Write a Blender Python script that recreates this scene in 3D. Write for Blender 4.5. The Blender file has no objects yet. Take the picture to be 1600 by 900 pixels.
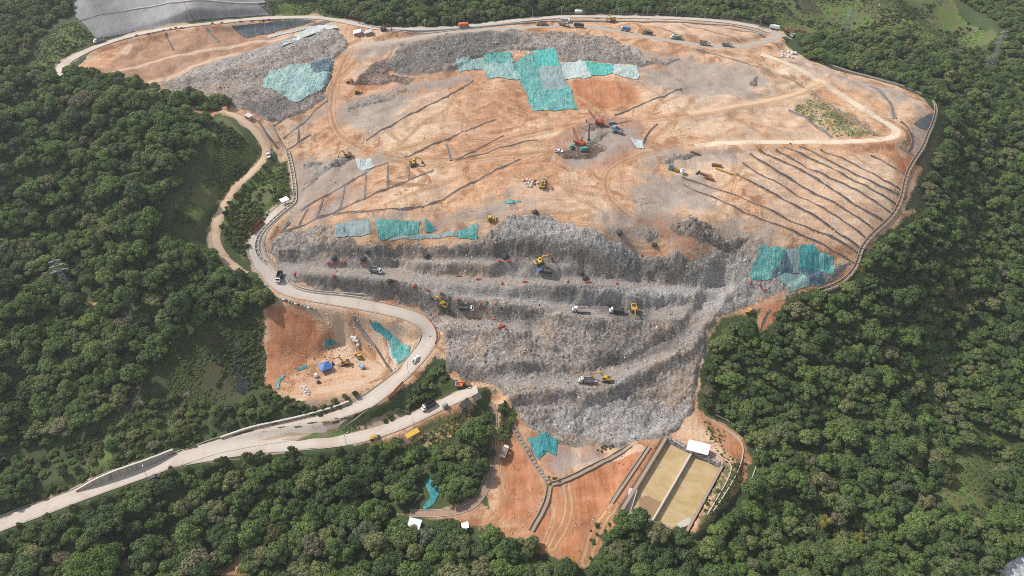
import bpy, math, random
import numpy as np
from mathutils import Vector, Matrix

random.seed(7)
RNG = np.random.default_rng(11)
R = math.radians
SC = bpy.context.scene
COL = SC.collection

# ------------------------------------------------------------------ camera, sky, sun, exposure
CAMZ, PITCH, FPX = 300.0, R(37.0), 1143.0
cam_d = bpy.data.cameras.new("camera"); cam = bpy.data.objects.new("camera", cam_d); COL.objects.link(cam)
cam.location = (0, 0, CAMZ); cam.rotation_euler = (R(90) - PITCH, 0, 0)
cam_d.sensor_width = 36; cam_d.lens = 36 * FPX / 1600; cam_d.clip_start = 1; cam_d.clip_end = 12000
SC.camera = cam
SUN_EL, SUN_AZ = R(47), R(-65)          # azimuth clockwise from +Y (the far side): sun stands far left
W = bpy.data.worlds.new("World"); SC.world = W; W.use_nodes = True
wn = W.node_tree.nodes; wl = W.node_tree.links
sky = wn.new("ShaderNodeTexSky"); sky.sky_type = 'NISHITA'; sky.sun_disc = False
sky.sun_elevation = SUN_EL; sky.sun_rotation = SUN_AZ; sky.altitude = 1000; sky.dust_density = 2.0
bg = wn["Background"]; bg.inputs[1].default_value = 0.15
hs = wn.new('ShaderNodeHueSaturation'); hs.inputs['Saturation'].default_value = 0.40     # thin high cloud whitens the sky
wl.new(sky.outputs[0], hs.inputs['Color']); wl.new(hs.outputs[0], bg.inputs[0])
sl = bpy.data.lights.new("sun", 'SUN'); sl.energy = 3.9; sl.angle = R(1.2); sl.color = (1.0, 0.955, 0.9)
so = bpy.data.objects.new("sun", sl); COL.objects.link(so)
sdir = Vector((math.cos(SUN_EL) * math.sin(SUN_AZ), math.cos(SUN_EL) * math.cos(SUN_AZ), math.sin(SUN_EL)))
so.rotation_euler = sdir.to_track_quat('Z', 'Y').to_euler(); so.location = sdir * 800
SC.view_settings.view_transform = 'Standard'; SC.view_settings.look = 'None'
SC.view_settings.exposure = 0.26; SC.view_settings.gamma = 1
cy = SC.cycles
cy.max_bounces = 5; cy.diffuse_bounces = 3; cy.glossy_bounces = 2; cy.transmission_bounces = 3; cy.transparent_max_bounces = 6; cy.volume_bounces = 0
cy.filter_width = 0.95; cy.use_denoising = False; cy.denoiser = 'OPENIMAGEDENOISE'; cy.denoising_input_passes = 'RGB_ALBEDO_NORMAL'

# ------------------------------------------------------------------ noise
def _hash(ix, iy, s):
    h = (ix.astype(np.int64) * 374761393 + iy.astype(np.int64) * 668265263 + s * 974711) & 0xFFFFFFFF
    h = ((h ^ (h >> 13)) * 1274126177) & 0xFFFFFFFF
    return ((h ^ (h >> 16)) & 0xFFFF) / 65535.0
def vnoise(x, y, s=0):
    ix = np.floor(x); iy = np.floor(y); fx = x - ix; fy = y - iy
    fx = fx * fx * (3 - 2 * fx); fy = fy * fy * (3 - 2 * fy)
    a = _hash(ix, iy, s); b = _hash(ix + 1, iy, s); c = _hash(ix, iy + 1, s); d = _hash(ix + 1, iy + 1, s)
    return (a + (b - a) * fx) * (1 - fy) + (c + (d - c) * fx) * fy - 0.5
def fbm(x, y, sc, s=0, o=3):
    r = 0; a = 1.0
    for k in range(o):
        r = r + a * vnoise(x / sc, y / sc, s + k * 17); sc *= 0.5; a *= 0.5
    return r
def sstep(a, b, x):
    t = np.clip((x - a) / (b - a), 0, 1); return t * t * (3 - 2 * t)

# ------------------------------------------------------------------ terrain: measured heights along sight lines, thin-plate surface through them
def ray(u, v):
    dx = (np.asarray(u, float) - 800) / FPX; dy = (450 - np.asarray(v, float)) / FPX
    return dx, math.cos(PITCH) + dy * math.sin(PITCH), -math.sin(PITCH) + dy * math.cos(PITCH)
def at_z(u, v, z):
    a, b, c = ray(u, v); t = (z - CAMZ) / c
    return a * t, b * t
UVZ = """900 690 20;1050 672 20;1050 740 20;1040 820 18;960 800 20;880 860 18;850 760 20;800 700 22;770 640 27;760 760 20
916 600 35;800 600 36;740 605 34;1000 575 37;1085 560 41;1085 640 28;900 490 52;1000 495 52;830 470 54;700 460 56;590 428 60;450 430 58;1080 495 52
800 420 65;600 410 65;1000 430 63;1100 420 66;1180 450 60;1300 440 64;800 345 84;600 350 80;500 360 74;940 370 82;1100 370 82;1200 390 78;1300 390 76
900 300 92;700 300 88;550 300 84;1100 300 92;1250 310 90;1350 350 84;900 230 100;700 230 98;560 220 97;1100 230 102;1300 230 101;1400 260 96
900 150 110;700 150 108;500 170 104;1100 150 112;1300 150 110;1400 180 106;1455 180 104;700 90 120;900 90 119;550 110 114;1100 90 120;1250 100 117
900 55 125;700 55 124;550 65 122;400 110 113;300 130 110;1100 65 125;1200 65 122;97 105 113;155 68 119;270 42 124;400 29 127;520 30 127;660 46 126;800 32 127;960 26 128;1120 32 128;1205 48 124
250 80 116;350 60 120;150 30 128;300 10 135.5;420 0 136;600 10 133;800 5 133;1000 5 133;1150 10 130
1300 105 112;1400 130 108;1460 172 103;1445 225 97;1410 300 88;1345 395 75;1350 460 58;1300 520 45;1200 560 38;1150 520 45;1120 600 32;1150 690 22;1250 650 22;1200 800 15;1300 750 14;1100 860 14;1000 880 15
1450 500 42;1400 620 24;1450 720 12;1400 850 5;1590 880 0;1600 750 8;1600 600 22;1550 450 42;1500 350 62;1600 300 66;1500 250 78;1600 180 84;1500 140 96;1400 90 105;1300 70 112;1600 90 98
1250 40 116;1300 20 118;1400 40 113;1500 40 107;1400 5 121;1600 30 106;1550 0 112
130 125 124;30 118 128;200 145 118;260 162 111;320 192 106;380 215 101;30 50 126;30 10 134;100 70 119
100 200 110;100 300 88;100 400 68;100 500 50;100 600 34;60 700 24;0 815 15;250 250 100;250 350 80;250 450 60;380 470 54;330 560 40;250 620 32;400 600 33;330 650 27
420 240 92;365 295 82;340 350 74;340 385 68;385 428 60;345 172 108;660 550 38;676 525 42;620 485 49;500 465 54;425 435 57;398 385 66;430 335 77;448 322 79
590 620 32;540 650 29;480 665 27;400 680 25;270 720 21;130 770 17;620 662 25;730 612 31;520 580 33;440 600 33;600 545 37;450 490 50;480 540 38;455 270 86;440 300 82;400 350 74
300 800 10;100 850 8;500 850 8;500 750 15;650 720 19;650 810 12;750 880 10;300 890 4"""
pts = []
for tok in UVZ.replace("\n", ";").split(";"):
    u, v, z = map(float, tok.split()); x, y = at_z(u, v, z); pts.append((x, y, z))
pts += [(-330, 485, 112), (-250, 482, 111), (-520, 660, 165), (520, 720, 118), (0, 720, 160), (250, 720, 135), (-520, 300, 85), (-420, 150, 8), (420, 150, -4),
        (0, 110, 2), (500, 450, 58), (500, 600, 92), (-520, 500, 125), (-260, 690, 165), (500, 250, 0)]
P = np.array(pts); SCL = 200.0
def tps_u(d2):
    return d2 * np.log(np.maximum(d2, 1e-9)) * 0.5
def _fit():
    X = P[:, :2] / SCL; n = len(X)
    K = tps_u(((X[:, None] - X[None]) ** 2).sum(-1)) + np.eye(n) * 0.0006
    Q = np.c_[np.ones(n), X]; A = np.zeros((n + 3, n + 3)); A[:n, :n] = K; A[:n, n:] = Q; A[n:, :n] = Q.T
    return np.linalg.solve(A, np.r_[P[:, 2], 0, 0, 0])
CF = _fit()
def tps(x, y):
    sh = x.shape; x = x.ravel() / SCL; y = y.ravel() / SCL; n = len(P)
    r = CF[n] + CF[n + 1] * x + CF[n + 2] * y
    for i in range(n):
        r = r + CF[i] * tps_u((x - P[i, 0] / SCL) ** 2 + (y - P[i, 1] / SCL) ** 2)
    return r.reshape(sh)
STEP = 1.5
def axis(a, b, lo, hi):
    f = list(np.arange(a, b + 1e-6, STEP)); s = STEP; x = f[-1]; up = []
    while x < hi: s *= 1.16; x += s; up.append(x)
    s = STEP; x = f[0]; dn = []
    while x > lo: s *= 1.16; x -= s; dn.append(x)
    return np.array(dn[::-1] + f + up)
GX = axis(-450, 450, -3500, 3500); GY = axis(150, 690, -1200, 4500)
MX, MY = np.meshgrid(GX, GY)
cxl = np.clip(MX, -520, 520); cyl_ = np.clip(MY, 110, 720)
Z = tps(cxl, cyl_)
dout = np.hypot(MX - cxl, MY - cyl_)
Z += sstep(0, 900, dout) * (60 + 140 * fbm(MX, MY, 700, 3)) + sstep(30, 400, dout) * 30 * fbm(MX, MY, 200, 5)
Z += 0.9 * fbm(MX, MY, 26, 1) * sstep(60, 0, dout)
def H(x, y):
    x = np.asarray(x, float); y = np.asarray(y, float)
    i = np.clip(np.searchsorted(GX, x) - 1, 0, len(GX) - 2); j = np.clip(np.searchsorted(GY, y) - 1, 0, len(GY) - 2)
    fx = (x - GX[i]) / (GX[i + 1] - GX[i]); fy = (y - GY[j]) / (GY[j + 1] - GY[j])
    return (Z[j, i] * (1 - fx) + Z[j, i + 1] * fx) * (1 - fy) + (Z[j + 1, i] * (1 - fx) + Z[j + 1, i + 1] * fx) * fy
def G(u, v):
    """where a sight line of the survey photograph first meets the ground: world x, y, z"""
    a, b, c = ray(u, v); a = np.atleast_1d(a); b = np.atleast_1d(b) * np.ones_like(a); c = np.atleast_1d(c) * np.ones_like(a)
    t = np.full(a.shape, 150.0); done = np.zeros(a.shape, bool)
    for k in range(1100):
        below = (CAMZ + c * t) < H(a * t, b * t); done |= below
        if done.all(): break
        t = np.where(done, t, t + 1.0)
    lo = t - 1.0; hi = t
    for k in range(12):
        m = (lo + hi) / 2; bl = (CAMZ + c * m) < H(a * m, b * m); hi = np.where(bl, m, hi); lo = np.where(bl, lo, m)
    return np.stack([a * hi, b * hi, CAMZ + c * hi], -1)
def g1(u, v): return Vector(G(u, v)[0])
def PX(s):
    return [tuple(map(float, t.split())) for t in s.replace(",", " ; ").split(";")] if ";" in s else [tuple(map(float, p.split(","))) for p in s.split()]
def line(s):
    """'u,v u,v ...' -> world polyline (n,3)"""
    a = np.array(PX(s)); return G(a[:, 0], a[:, 1])
def resample(p, step):
    p = np.asarray(p, float)
    # chaikin smoothing, then even spacing
    for k in range(2):
        q = [p[0]]
        for i in range(len(p) - 1): q += [p[i] * .75 + p[i + 1] * .25, p[i] * .25 + p[i + 1] * .75]
        q.append(p[-1]); p = np.array(q)
    d = np.r_[0, np.cumsum(np.hypot(*np.diff(p[:, :2], axis=0).T))]
    n = max(2, int(d[-1] / step) + 1); t = np.linspace(0, d[-1], n)
    return np.stack([np.interp(t, d, p[:, k]) for k in range(p.shape[1])], -1)
def dist_line(x, y, pl, lim):
    """distance to polyline and z at the nearest point, for points nearer than lim (else lim)"""
    d = np.full(x.shape, lim, float); zz = np.zeros(x.shape)
    m = (x > pl[:, 0].min() - lim) & (x < pl[:, 0].max() + lim) & (y > pl[:, 1].min() - lim) & (y < pl[:, 1].max() + lim)
    if not m.any(): return d, zz
    xs = x[m]; ys = y[m]; dd = np.full(xs.shape, lim, float); zs = np.zeros(xs.shape)
    for i in range(len(pl) - 1):
        ax, ay, az = pl[i][:3]; bx, by, bz = pl[i + 1][:3]; L = (bx - ax) ** 2 + (by - ay) ** 2 + 1e-9
        t = np.clip(((xs - ax) * (bx - ax) + (ys - ay) * (by - ay)) / L, 0, 1)
        q = np.hypot(xs - ax - t * (bx - ax), ys - ay - t * (by - ay)); k = q < dd
        dd[k] = q[k]; zs[k] = (az + t * (bz - az))[k]
    d[m] = dd; zz[m] = zs
    return d, zz
def sdist(x, y, poly, lim=14.0):
    """signed distance to a closed world polygon, + inside"""
    pl = np.asarray(poly)[:, :2]; pl = np.vstack([pl, pl[:1]])
    p3 = np.c_[pl, np.zeros(len(pl))]
    d, _ = dist_line(x, y, p3, lim)
    ins = np.zeros(x.shape, bool)
    m = (x > pl[:, 0].min()) & (x < pl[:, 0].max()) & (y > pl[:, 1].min()) & (y < pl[:, 1].max())
    xs = x[m]; ys = y[m]; c = np.zeros(xs.shape, bool)
    for i in range(len(pl) - 1):
        ax, ay = pl[i]; bx, by = pl[i + 1]
        if ay == by: continue
        c ^= ((ay > ys) != (by > ys)) & (xs < (bx - ax) * (ys - ay) / (by - ay) + ax)
    ins[m] = c
    return np.where(ins, d, -d)

# gullies and spurs outside the working site, and the grassy spur at the far right
site = line("97,108 150,76 270,47 400,33 520,31 600,48 800,35 960,29 1150,37 1210,52 1300,108 1400,134 1460,174 1443,230 1410,295 1388,345 1343,395 1310,447 1230,464 1190,522 1130,497 1094,580 1090,640 1176,720 1085,835 930,870 870,872 772,805 700,600 500,642 412,600 405,430 440,325 425,235 355,172 250,150 140,122")
mk = sstep(6, 45, -sdist(MX, MY, site, 60)) * sstep(6, 35, dist_line(MX, MY, line("0,818 130,770 270,720 400,690 560,650 700,625"), 40)[0]) * sstep(0, 40, MY - 170)
Z += mk * (13 * fbm(MX + .5 * MY, MY * .6, 75, 61, 3) - 4.5 * np.maximum(0, .25 - np.abs(fbm(MX - .4 * MY, MY * .5, 90, 71, 2))) * 6)
ins_ = sstep(2, 14, sdist(MX, MY, site, 30)); Z += ins_ * (1.7 * fbm(MX, MY, 10, 41, 3) + 2.0 * fbm(MX, MY * .7, 34, 43, 2)); Z -= ins_ * 1.3 * np.maximum(0, .10 - np.abs(fbm(MX + .6 * MY, MY * .35, 16, 47, 2))) * 6
spur = line("1395,-4 1440,8 1500,26 1560,54 1590,80")
Z += 7 * sstep(38, 0, dist_line(MX, MY, spur, 40)[0])

# ------------------------------------------------------------------ roads, benches and pads: level them into the terrain
ROADS = {}
def road(key, s, w, sm=9):
    p = resample(line(s), 2.5); z = p[:, 2].copy(); k = np.ones(sm) / sm
    zp = np.r_[np.full(sm, z[0]), z, np.full(sm, z[-1])]; p[:, 2] = np.convolve(zp, k, 'same')[sm:-sm]
    ROADS[key] = (p, w)
road('rim', "92,118 97,105 110,92 155,70 210,54 270,43 340,35 400,29 480,26 520,30 560,38 600,46 660,46 720,42 800,32 880,25 960,26 1060,28 1120,32 1165,38 1205,48", 8.5)
road('haul', "560,72 620,64 700,51 800,44 880,38 940,44 1010,57 1090,71 1150,74 1195,66 1216,58 1212,50 1205,48", 8)
road('main', "-30,832 0,818 60,797 130,770 200,745 270,720 330,697 400,680 480,665 540,648 590,618 630,583 660,550 676,525 662,500 620,486 560,475 500,465 450,455 425,435 407,410 397,385 405,360 430,335 450,318", 9.4)
road('lower', "290,718 395,699 470,695 550,687 620,666 680,637 735,611 746,607", 7.6)
road('hill', "345,172 372,180 400,205 420,240 400,262 365,295 345,325 336,355 340,385 356,410 385,430", 5)
road('right', "1190,84 1235,100 1280,125 1320,152 1365,180 1398,200 1404,210 1385,218 1330,221 1250,222 1150,222 1085,228", 6.5)
road('spur', "1283,127 1245,148 1185,160 1125,170 1075,178", 5)
road('track', "772,628 769,680 766,730 757,768 735,795 690,803 640,803", 3.6)
BEN = {}
def bench(key, s, w):
    road(key, s, w, 13); BEN[key] = ROADS.pop(key)
bench('a', "440,414 520,410 600,414 700,409 800,412 880,418 930,422", 5)
bench('b', "445,424 520,428 600,431 690,455 760,464 840,472 900,489 960,492 1040,496 1085,486 1120,456", 8)
bench('b2', "600,431 700,440 800,443 900,441 1000,449 1085,460", 6)
bench('c', "700,603 760,602 840,601 920,601 985,580 1035,556 1075,528 1110,480", 7)
bench('d', "700,500 760,510 840,515", 5)
def level(p, w, fall, wob=0.0):
    d, zz = dist_line(MX, MY, p, w / 2 + 1.2 + fall)
    if wob: d = np.where(d < w / 2 + 1.2 + fall, np.maximum(0, d + wob * fbm(MX, MY, 13, 23, 3)), d)
    k = 1 - sstep(w / 2 + 1.2, w / 2 + 1.2 + fall, d)
    Z[:] = Z * (1 - k) + np.where(k > 0, zz, 0) * k
for k in BEN: level(*BEN[k], 4.5, 4.5)
for k in ROADS: level(*ROADS[k], 5)
# made ground behind the tall retaining wall
WALL = resample(line("119,768 150,757 180,746 215,734 245,721 272,707"), 2.0)
WH = np.interp(np.linspace(0, 1, len(WALL)), np.linspace(0, 1, 6), [.8, 3.4, 4.3, 4.3, 3.5, 2.2])
wz = WALL.copy(); wz[:, 2] = H(WALL[:, 0], WALL[:, 1]) + WH; d, zz = dist_line(MX, MY, wz, 26); tx, ty = WALL[-1, :2] - WALL[0, :2]
up_ = ((MX - WALL[0, 0]) * ty - (MY - WALL[0, 1]) * tx < 0) & (d > 1.2) & (d < 26); Z[:] = np.where(up_, np.maximum(Z, zz - .5 - .25 * d), Z)
# platform below the hairpin
PLAT = line("455,592 500,548 530,520 560,540 600,560 625,575 590,600 540,622 480,626")
sd = sdist(MX, MY, PLAT, 20); k = sstep(-5, 1, sd); Z[:] = Z * (1 - k) + 33.2 * k
# settling ponds
PZ = 19.0
def pz(u, v, z):
    x, y = at_z(u, v, z); return np.array([float(x), float(y), z])
PA, PB, PC, PD = pz(1041, 684, 22.3), pz(1129, 727, 22.3), pz(1072, 832, 22.3), pz(970, 800, 22.3)
yard = line("1000,690 1045,668 1100,690 1145,722 1140,760 1080,845 1020,850 950,815")
sd = sdist(MX, MY, yard, 20); k = sstep(-6, 0, sd); Z[:] = Z * (1 - k) + 22.2 * k
POND = np.array([PA, PB, PC, PD])
sd = sdist(MX, MY, POND, 20); k = sstep(-1.2, 0.2, sd); Z[:] = Z * (1 - k) + (PZ - 2.5) * k

# ------------------------------------------------------------------ material helper
class NT:
    def __init__(s, name):
        s.m = bpy.data.materials.new(name); s.m.use_nodes = True; s.t = s.m.node_tree; s.n = s.t.nodes; s.l = s.t.links
        s.b = s.n["Principled BSDF"]; s.b.inputs["Specular IOR Level"].default_value = 0.2; s.b.inputs["Roughness"].default_value = 0.9
    def new(s, ty, **kw):
        o = s.n.new(ty)
        for k, v in kw.items(): setattr(o, k, v)
        return o
    def put(s, sock, v):
        if hasattr(v, "links"): s.l.new(v, sock)
        else: sock.default_value = v if not (isinstance(v, tuple) and len(v) == 3 and len(sock.default_value) == 4) else (*v, 1)
    def pos(s, sc=(1, 1, 1)):
        g = s.new("ShaderNodeNewGeometry")
        if sc == (1, 1, 1): return g.outputs["Position"]
        m = s.new("ShaderNodeVectorMath", operation='MULTIPLY'); s.l.new(g.outputs["Position"], m.inputs[0]); m.inputs[1].default_value = sc
        return m.outputs[0]
    def obj(s): return s.new("ShaderNodeTexCoord").outputs["Object"]
    def noise(s, scale, detail=3, vec=None, rough=.55, dist=0):
        o = s.new("ShaderNodeTexNoise"); o.inputs["Scale"].default_value = scale; o.inputs["Detail"].default_value = detail
        o.inputs["Roughness"].default_value = rough; o.inputs["Distortion"].default_value = dist
        s.l.new(vec if vec is not None else s.pos(), o.inputs["Vector"]); return o.outputs["Fac"]
    def vor(s, scale, vec=None, out="Color", feat='F1'):
        o = s.new("ShaderNodeTexVoronoi", feature=feat); o.inputs["Scale"].default_value = scale
        s.l.new(vec if vec is not None else s.pos(), o.inputs["Vector"]); return o.outputs[out]
    def m2(s, op, a, b=0.0, c=None, clamp=False):
        o = s.new("ShaderNodeMath", operation=op, use_clamp=clamp); s.put(o.inputs[0], a); s.put(o.inputs[1], b)
        if c is not None: s.put(o.inputs[2], c)
        return o.outputs[0]
    def step(s, x, a, b, lo=0.0, hi=1.0):
        o = s.new("ShaderNodeMapRange", interpolation_type='SMOOTHSTEP'); s.put(o.inputs["Value"], x)
        o.inputs["From Min"].default_value = a; o.inputs["From Max"].default_value = b; o.inputs["To Min"].default_value = lo; o.inputs["To Max"].default_value = hi
        return o.outputs[0]
    def mix(s, f, a, b, mode='MIX'):
        o = s.new("ShaderNodeMix", data_type='RGBA', blend_type=mode); s.put(o.inputs[0], f); s.put(o.inputs[6], a); s.put(o.inputs[7], b); return o.outputs[2]
    def ramp(s, f, stops, mode='LINEAR'):
        o = s.new("ShaderNodeValToRGB"); s.put(o.inputs[0], f); e = o.color_ramp.elements; o.color_ramp.interpolation = mode
        while len(e) < len(stops): e.new(0.5)
        for q, (p, c) in zip(e, stops): q.position = p; q.color = (*c, 1) if len(c) == 3 else c
        return o.outputs[0]
    def attr(s, name, k=None):
        a = s.new("ShaderNodeAttribute", attribute_name=name)
        if k is None: return a.outputs["Fac"]
        x = s.new("ShaderNodeSeparateColor"); s.l.new(a.outputs["Color"], x.inputs[0]); return x.outputs[k]
    def bump(s, h, strength, dist):
        o = s.new("ShaderNodeBump"); o.inputs["Strength"].default_value = strength; o.inputs["Distance"].default_value = dist
        s.l.new(h, o.inputs["Height"]); s.l.new(o.outputs[0], s.b.inputs["Normal"])
    def col(s, c): s.put(s.b.inputs["Base Color"], c); return s.m
    def rand(s): return s.new("ShaderNodeObjectInfo").outputs["Random"]

def simple(name, c, rough=.6, var=.25, scale=1.2, metal=0.0, dirt=(0.30, 0.20, 0.13), dirtk=0.35, spec=.3):
    """painted / bare material with uneven wear and dust of the place"""
    t = NT(name); n = t.noise(scale, 4, t.obj()); n2 = t.noise(scale * 4, 2, t.obj())
    a = t.mix(n, tuple(q * (1 - var) for q in c), tuple(min(1, q * (1 + var)) for q in c))
    d = t.m2('MULTIPLY', t.step(t.m2('ADD', n, t.m2('MULTIPLY', n2, .5)), .7, 1.0), dirtk)
    t.col(t.mix(d, a, dirt)); t.b.inputs["Roughness"].default_value = rough; t.b.inputs["Metallic"].default_value = metal
    t.b.inputs["Specular IOR Level"].default_value = spec
    return t.m

# ------------------------------------------------------------------ object helpers
def tag(o, label=None, cat=None, group=None, kind=None):
    if label: o['label'] = label
    if cat: o['category'] = cat
    if group: o['group'] = group
    if kind: o['kind'] = kind
    return o
def mesh_obj(name, verts, faces, mat, parent=None, smooth=False):
    me = bpy.data.meshes.new(name)
    verts = np.asarray(verts, np.float32)
    if isinstance(faces, np.ndarray):
        n, k = faces.shape
        me.vertices.add(len(verts)); me.vertices.foreach_set("co", verts.ravel())
        me.loops.add(n * k); me.loops.foreach_set("vertex_index", faces.astype(np.int32).ravel())
        me.polygons.add(n); me.polygons.foreach_set("loop_start", np.arange(0, n * k, k, dtype=np.int32))
        if hasattr(me.polygons[0], "loop_total"):
            try: me.polygons.foreach_set("loop_total", np.full(n, k, np.int32))
            except Exception: pass
        me.update(calc_edges=True)
    else:
        me.from_pydata([tuple(map(float, q)) for q in verts], [], faces)
    if smooth: me.polygons.foreach_set("use_smooth", np.ones(len(me.polygons), bool))
    if mat: me.materials.append(mat)
    me.validate(); me.update()
    o = bpy.data.objects.new(name, me); COL.objects.link(o)
    if parent is not None: o.parent = parent
    return o
def fattr(o, name, a):
    x = o.data.attributes.new(name, 'FLOAT', 'POINT'); x.data.foreach_set("value", np.asarray(a, np.float32).ravel())
def cattr(o, name, chans):
    x = o.data.attributes.new(name, 'FLOAT_COLOR', 'POINT'); n = len(o.data.vertices); c = np.ones((n, 4), np.float32)
    for k, a in enumerate(chans): c[:, k] = np.asarray(a).ravel()
    x.data.foreach_set("color", c.ravel())
def empty(name, loc=(0, 0, 0), rz=0.0):
    o = bpy.data.objects.new(name, None); COL.objects.link(o); o.location = loc; o.rotation_euler = (0, 0, rz); o.empty_display_size = .5
    return o
def copy_tree(o, parent=None):
    c = o.copy(); COL.objects.link(c)
    if parent is not None: c.parent = parent
    for ch in list(o.children): copy_tree(ch, c)
    return c
def patch(poly, res, zf, jitter=0.0, lim=14.0):
    """grid of quads over a closed world polygon; outline vertices snapped onto the polygon. zf(x, y, sd) -> z"""
    pl = np.asarray(poly)[:, :2]; x = np.arange(pl[:, 0].min() - res, pl[:, 0].max() + 2 * res, res); y = np.arange(pl[:, 1].min() - res, pl[:, 1].max() + 2 * res, res)
    X, Y = np.meshgrid(x, y); S = sdist(X, Y, pl, lim); ins = S > 0
    f = ins[:-1, :-1] | ins[1:, :-1] | ins[:-1, 1:] | ins[1:, 1:]
    jj, ii = np.nonzero(f); n = len(x); F = np.stack([jj * n + ii, jj * n + ii + 1, (jj + 1) * n + ii + 1, (jj + 1) * n + ii], -1)
    used, inv = np.unique(F, return_inverse=True); F = inv.reshape(F.shape)
    xs = X.ravel()[used].copy(); ys = Y.ravel()[used].copy(); ss = S.ravel()[used].copy(); out = ss <= 0
    if jitter:
        k = ss > res; xs[k] += RNG.uniform(-jitter, jitter, k.sum()); ys[k] += RNG.uniform(-jitter, jitter, k.sum())
    q = np.vstack([pl, pl[:1]]); best = np.full(out.sum(), 1e9); bx = xs[out].copy(); by = ys[out].copy(); ox, oy = xs[out], ys[out]
    for i in range(len(q) - 1):
        a, b = q[i], q[i + 1]; L = ((b - a) ** 2).sum() + 1e-9; t = np.clip(((ox - a[0]) * (b[0] - a[0]) + (oy - a[1]) * (b[1] - a[1])) / L, 0, 1)
        px = a[0] + t * (b[0] - a[0]); py = a[1] + t * (b[1] - a[1]); d = np.hypot(ox - px, oy - py); k = d < best
        best[k] = d[k]; bx[k] = px[k]; by[k] = py[k]
    xs[out] = bx; ys[out] = by; ss[out] = 0
    return xs, ys, ss, F, zf(xs, ys, ss)
def rough_poly(poly, amp, step=2.0, seed=0):
    """world polygon with an uneven outline"""
    p = np.asarray(poly)[:, :2]; p = np.vstack([p, p[:1]]); q = []
    for a, b in zip(p[:-1], p[1:]):
        n = max(1, int(np.hypot(*(b - a)) / step)); q += [a + (b - a) * k / n for k in range(n)]
    p = np.array(q)
    p[:, 0] += amp * 2 * fbm(p[:, 0], p[:, 1], 9, seed, 3); p[:, 1] += amp * 2 * fbm(p[:, 0], p[:, 1], 9, seed + 50, 3)
    return p[:, :2]

# ------------------------------------------------------------------ ground
REG = {}
def region(key, s, amp=0): REG.setdefault(key, []).append(line(s)[:, :2])
region('soil', "97,108 150,76 210,58 270,47 340,38 400,33 520,31 600,48 660,49 800,35 880,28 960,29 1060,31 1150,37 1210,52 1240,80 1300,108 1350,120 1400,134 1440,152 1460,174 1453,205 1443,230 1423,258 1410,295 1402,325 1388,345 1360,368 1343,395 1340,417 1310,447 1230,464 1216,490 1190,522 1184,505 1190,482 1130,497 1107,530 1094,580 1090,640 1112,655 1160,680 1176,720 1152,770 1085,835 1000,805 962,815 930,870 908,892 870,872 805,852 772,805 752,770 772,640 768,612 720,600 697,585 694,560 680,558 640,602 592,632 500,642 440,622 424,613 409,592 417,562 406,532 416,504 413,484 432,470 405,430 388,400 398,368 440,325 452,300 450,262 425,235 402,198 355,172 340,178 325,185 250,150 190,130 140,122")
region('soil', "345,168 376,176 405,200 426,240 405,266 370,298 350,327 341,357 344,383 360,406 388,430 380,436 350,414 334,388 330,352 340,322 360,290 396,258 414,240 396,210 370,186 343,178")
region('soil', "395,696 470,693 550,686 620,667 680,640 735,616 745,640 700,690 640,700 560,694 470,698")
region('soil', "620,803 690,796 745,778 770,800 800,850 760,826 690,810")
region('soil', "140,472 165,466 166,474 140,482"); region('soil', "345,885 385,855 395,870 380,900 330,900")
region('soil', "1405,280 1430,255 1440,262 1425,300 1412,330 1440,328 1415,340 1395,355 1372,372 1360,395 1345,425 1350,395")
region('soil', "1365,10 1376,5 1372,14"); region('soil', "1215,44 1264,51 1252,60 1236,62 1216,58"); region('red', "1236,47 1264,51 1252,60 1238,60")
region('red', "418,478 470,478 505,520 500,545 440,600 414,600"); region('red', "890,130 920,122 990,130 1002,160 930,172 903,165")
region('brown', "130,115 200,72 300,50 360,42 450,60 350,97 240,130 190,124"); region('red', "870,760 1000,690 1020,700 960,800 920,885 860,865 885,800")
region('red', "775,700 815,690 855,765 828,832 782,805"); region('red', "1180,482 1222,462 1218,496 1190,522"); region('red', "835,715 890,690 960,705 870,758")
region('red', "565,115 610,88 620,100 590,140 545,150"); region('red', "1090,640 1110,650 1165,690 1175,740 1140,780 1150,720 1100,670"); region('red', "345,170 400,205 410,230 380,200")
region('red', "1380,240 1430,250 1415,275 1395,262"); region('red', "880,400 960,380 1040,390 900,420")
region('grass', "410,250 345,182 320,215 330,270 275,325 270,350 320,345 350,300 395,262"); region('grass', "1185,-30 1370,-30 1470,-20 1500,22 1562,54 1530,76 1430,70 1380,60 1300,56 1245,64 1205,44")
region('grass', "50,84 64,58 90,42 120,34 148,60 110,84 92,106 50,102"); region('grass', "400,6 430,2 505,6 510,24 430,26 410,22")
region('grass', "1474,698 1560,690 1560,740 1548,800 1500,800 1466,775"); region('grass', "104,462 130,452 140,476 120,482"); region('grass', "425,688 500,672 560,653 577,656 570,672 540,680 470,688")
region('grass', "640,680 690,645 740,625 745,640 705,665 690,690 640,690"); region('grass', "1525,690 1560,680 1545,700"); region('grass', "1105,745 1140,730 1170,700 1130,800 1095,830")
region('grass', "1240,172 1270,150 1375,212 1310,216"); region('grass', "410,262 448,252 452,300 440,318 398,358 385,400 345,375 348,330 372,298"); region('grass', "150,690 215,640 290,620 300,660 200,720 130,740")
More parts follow.
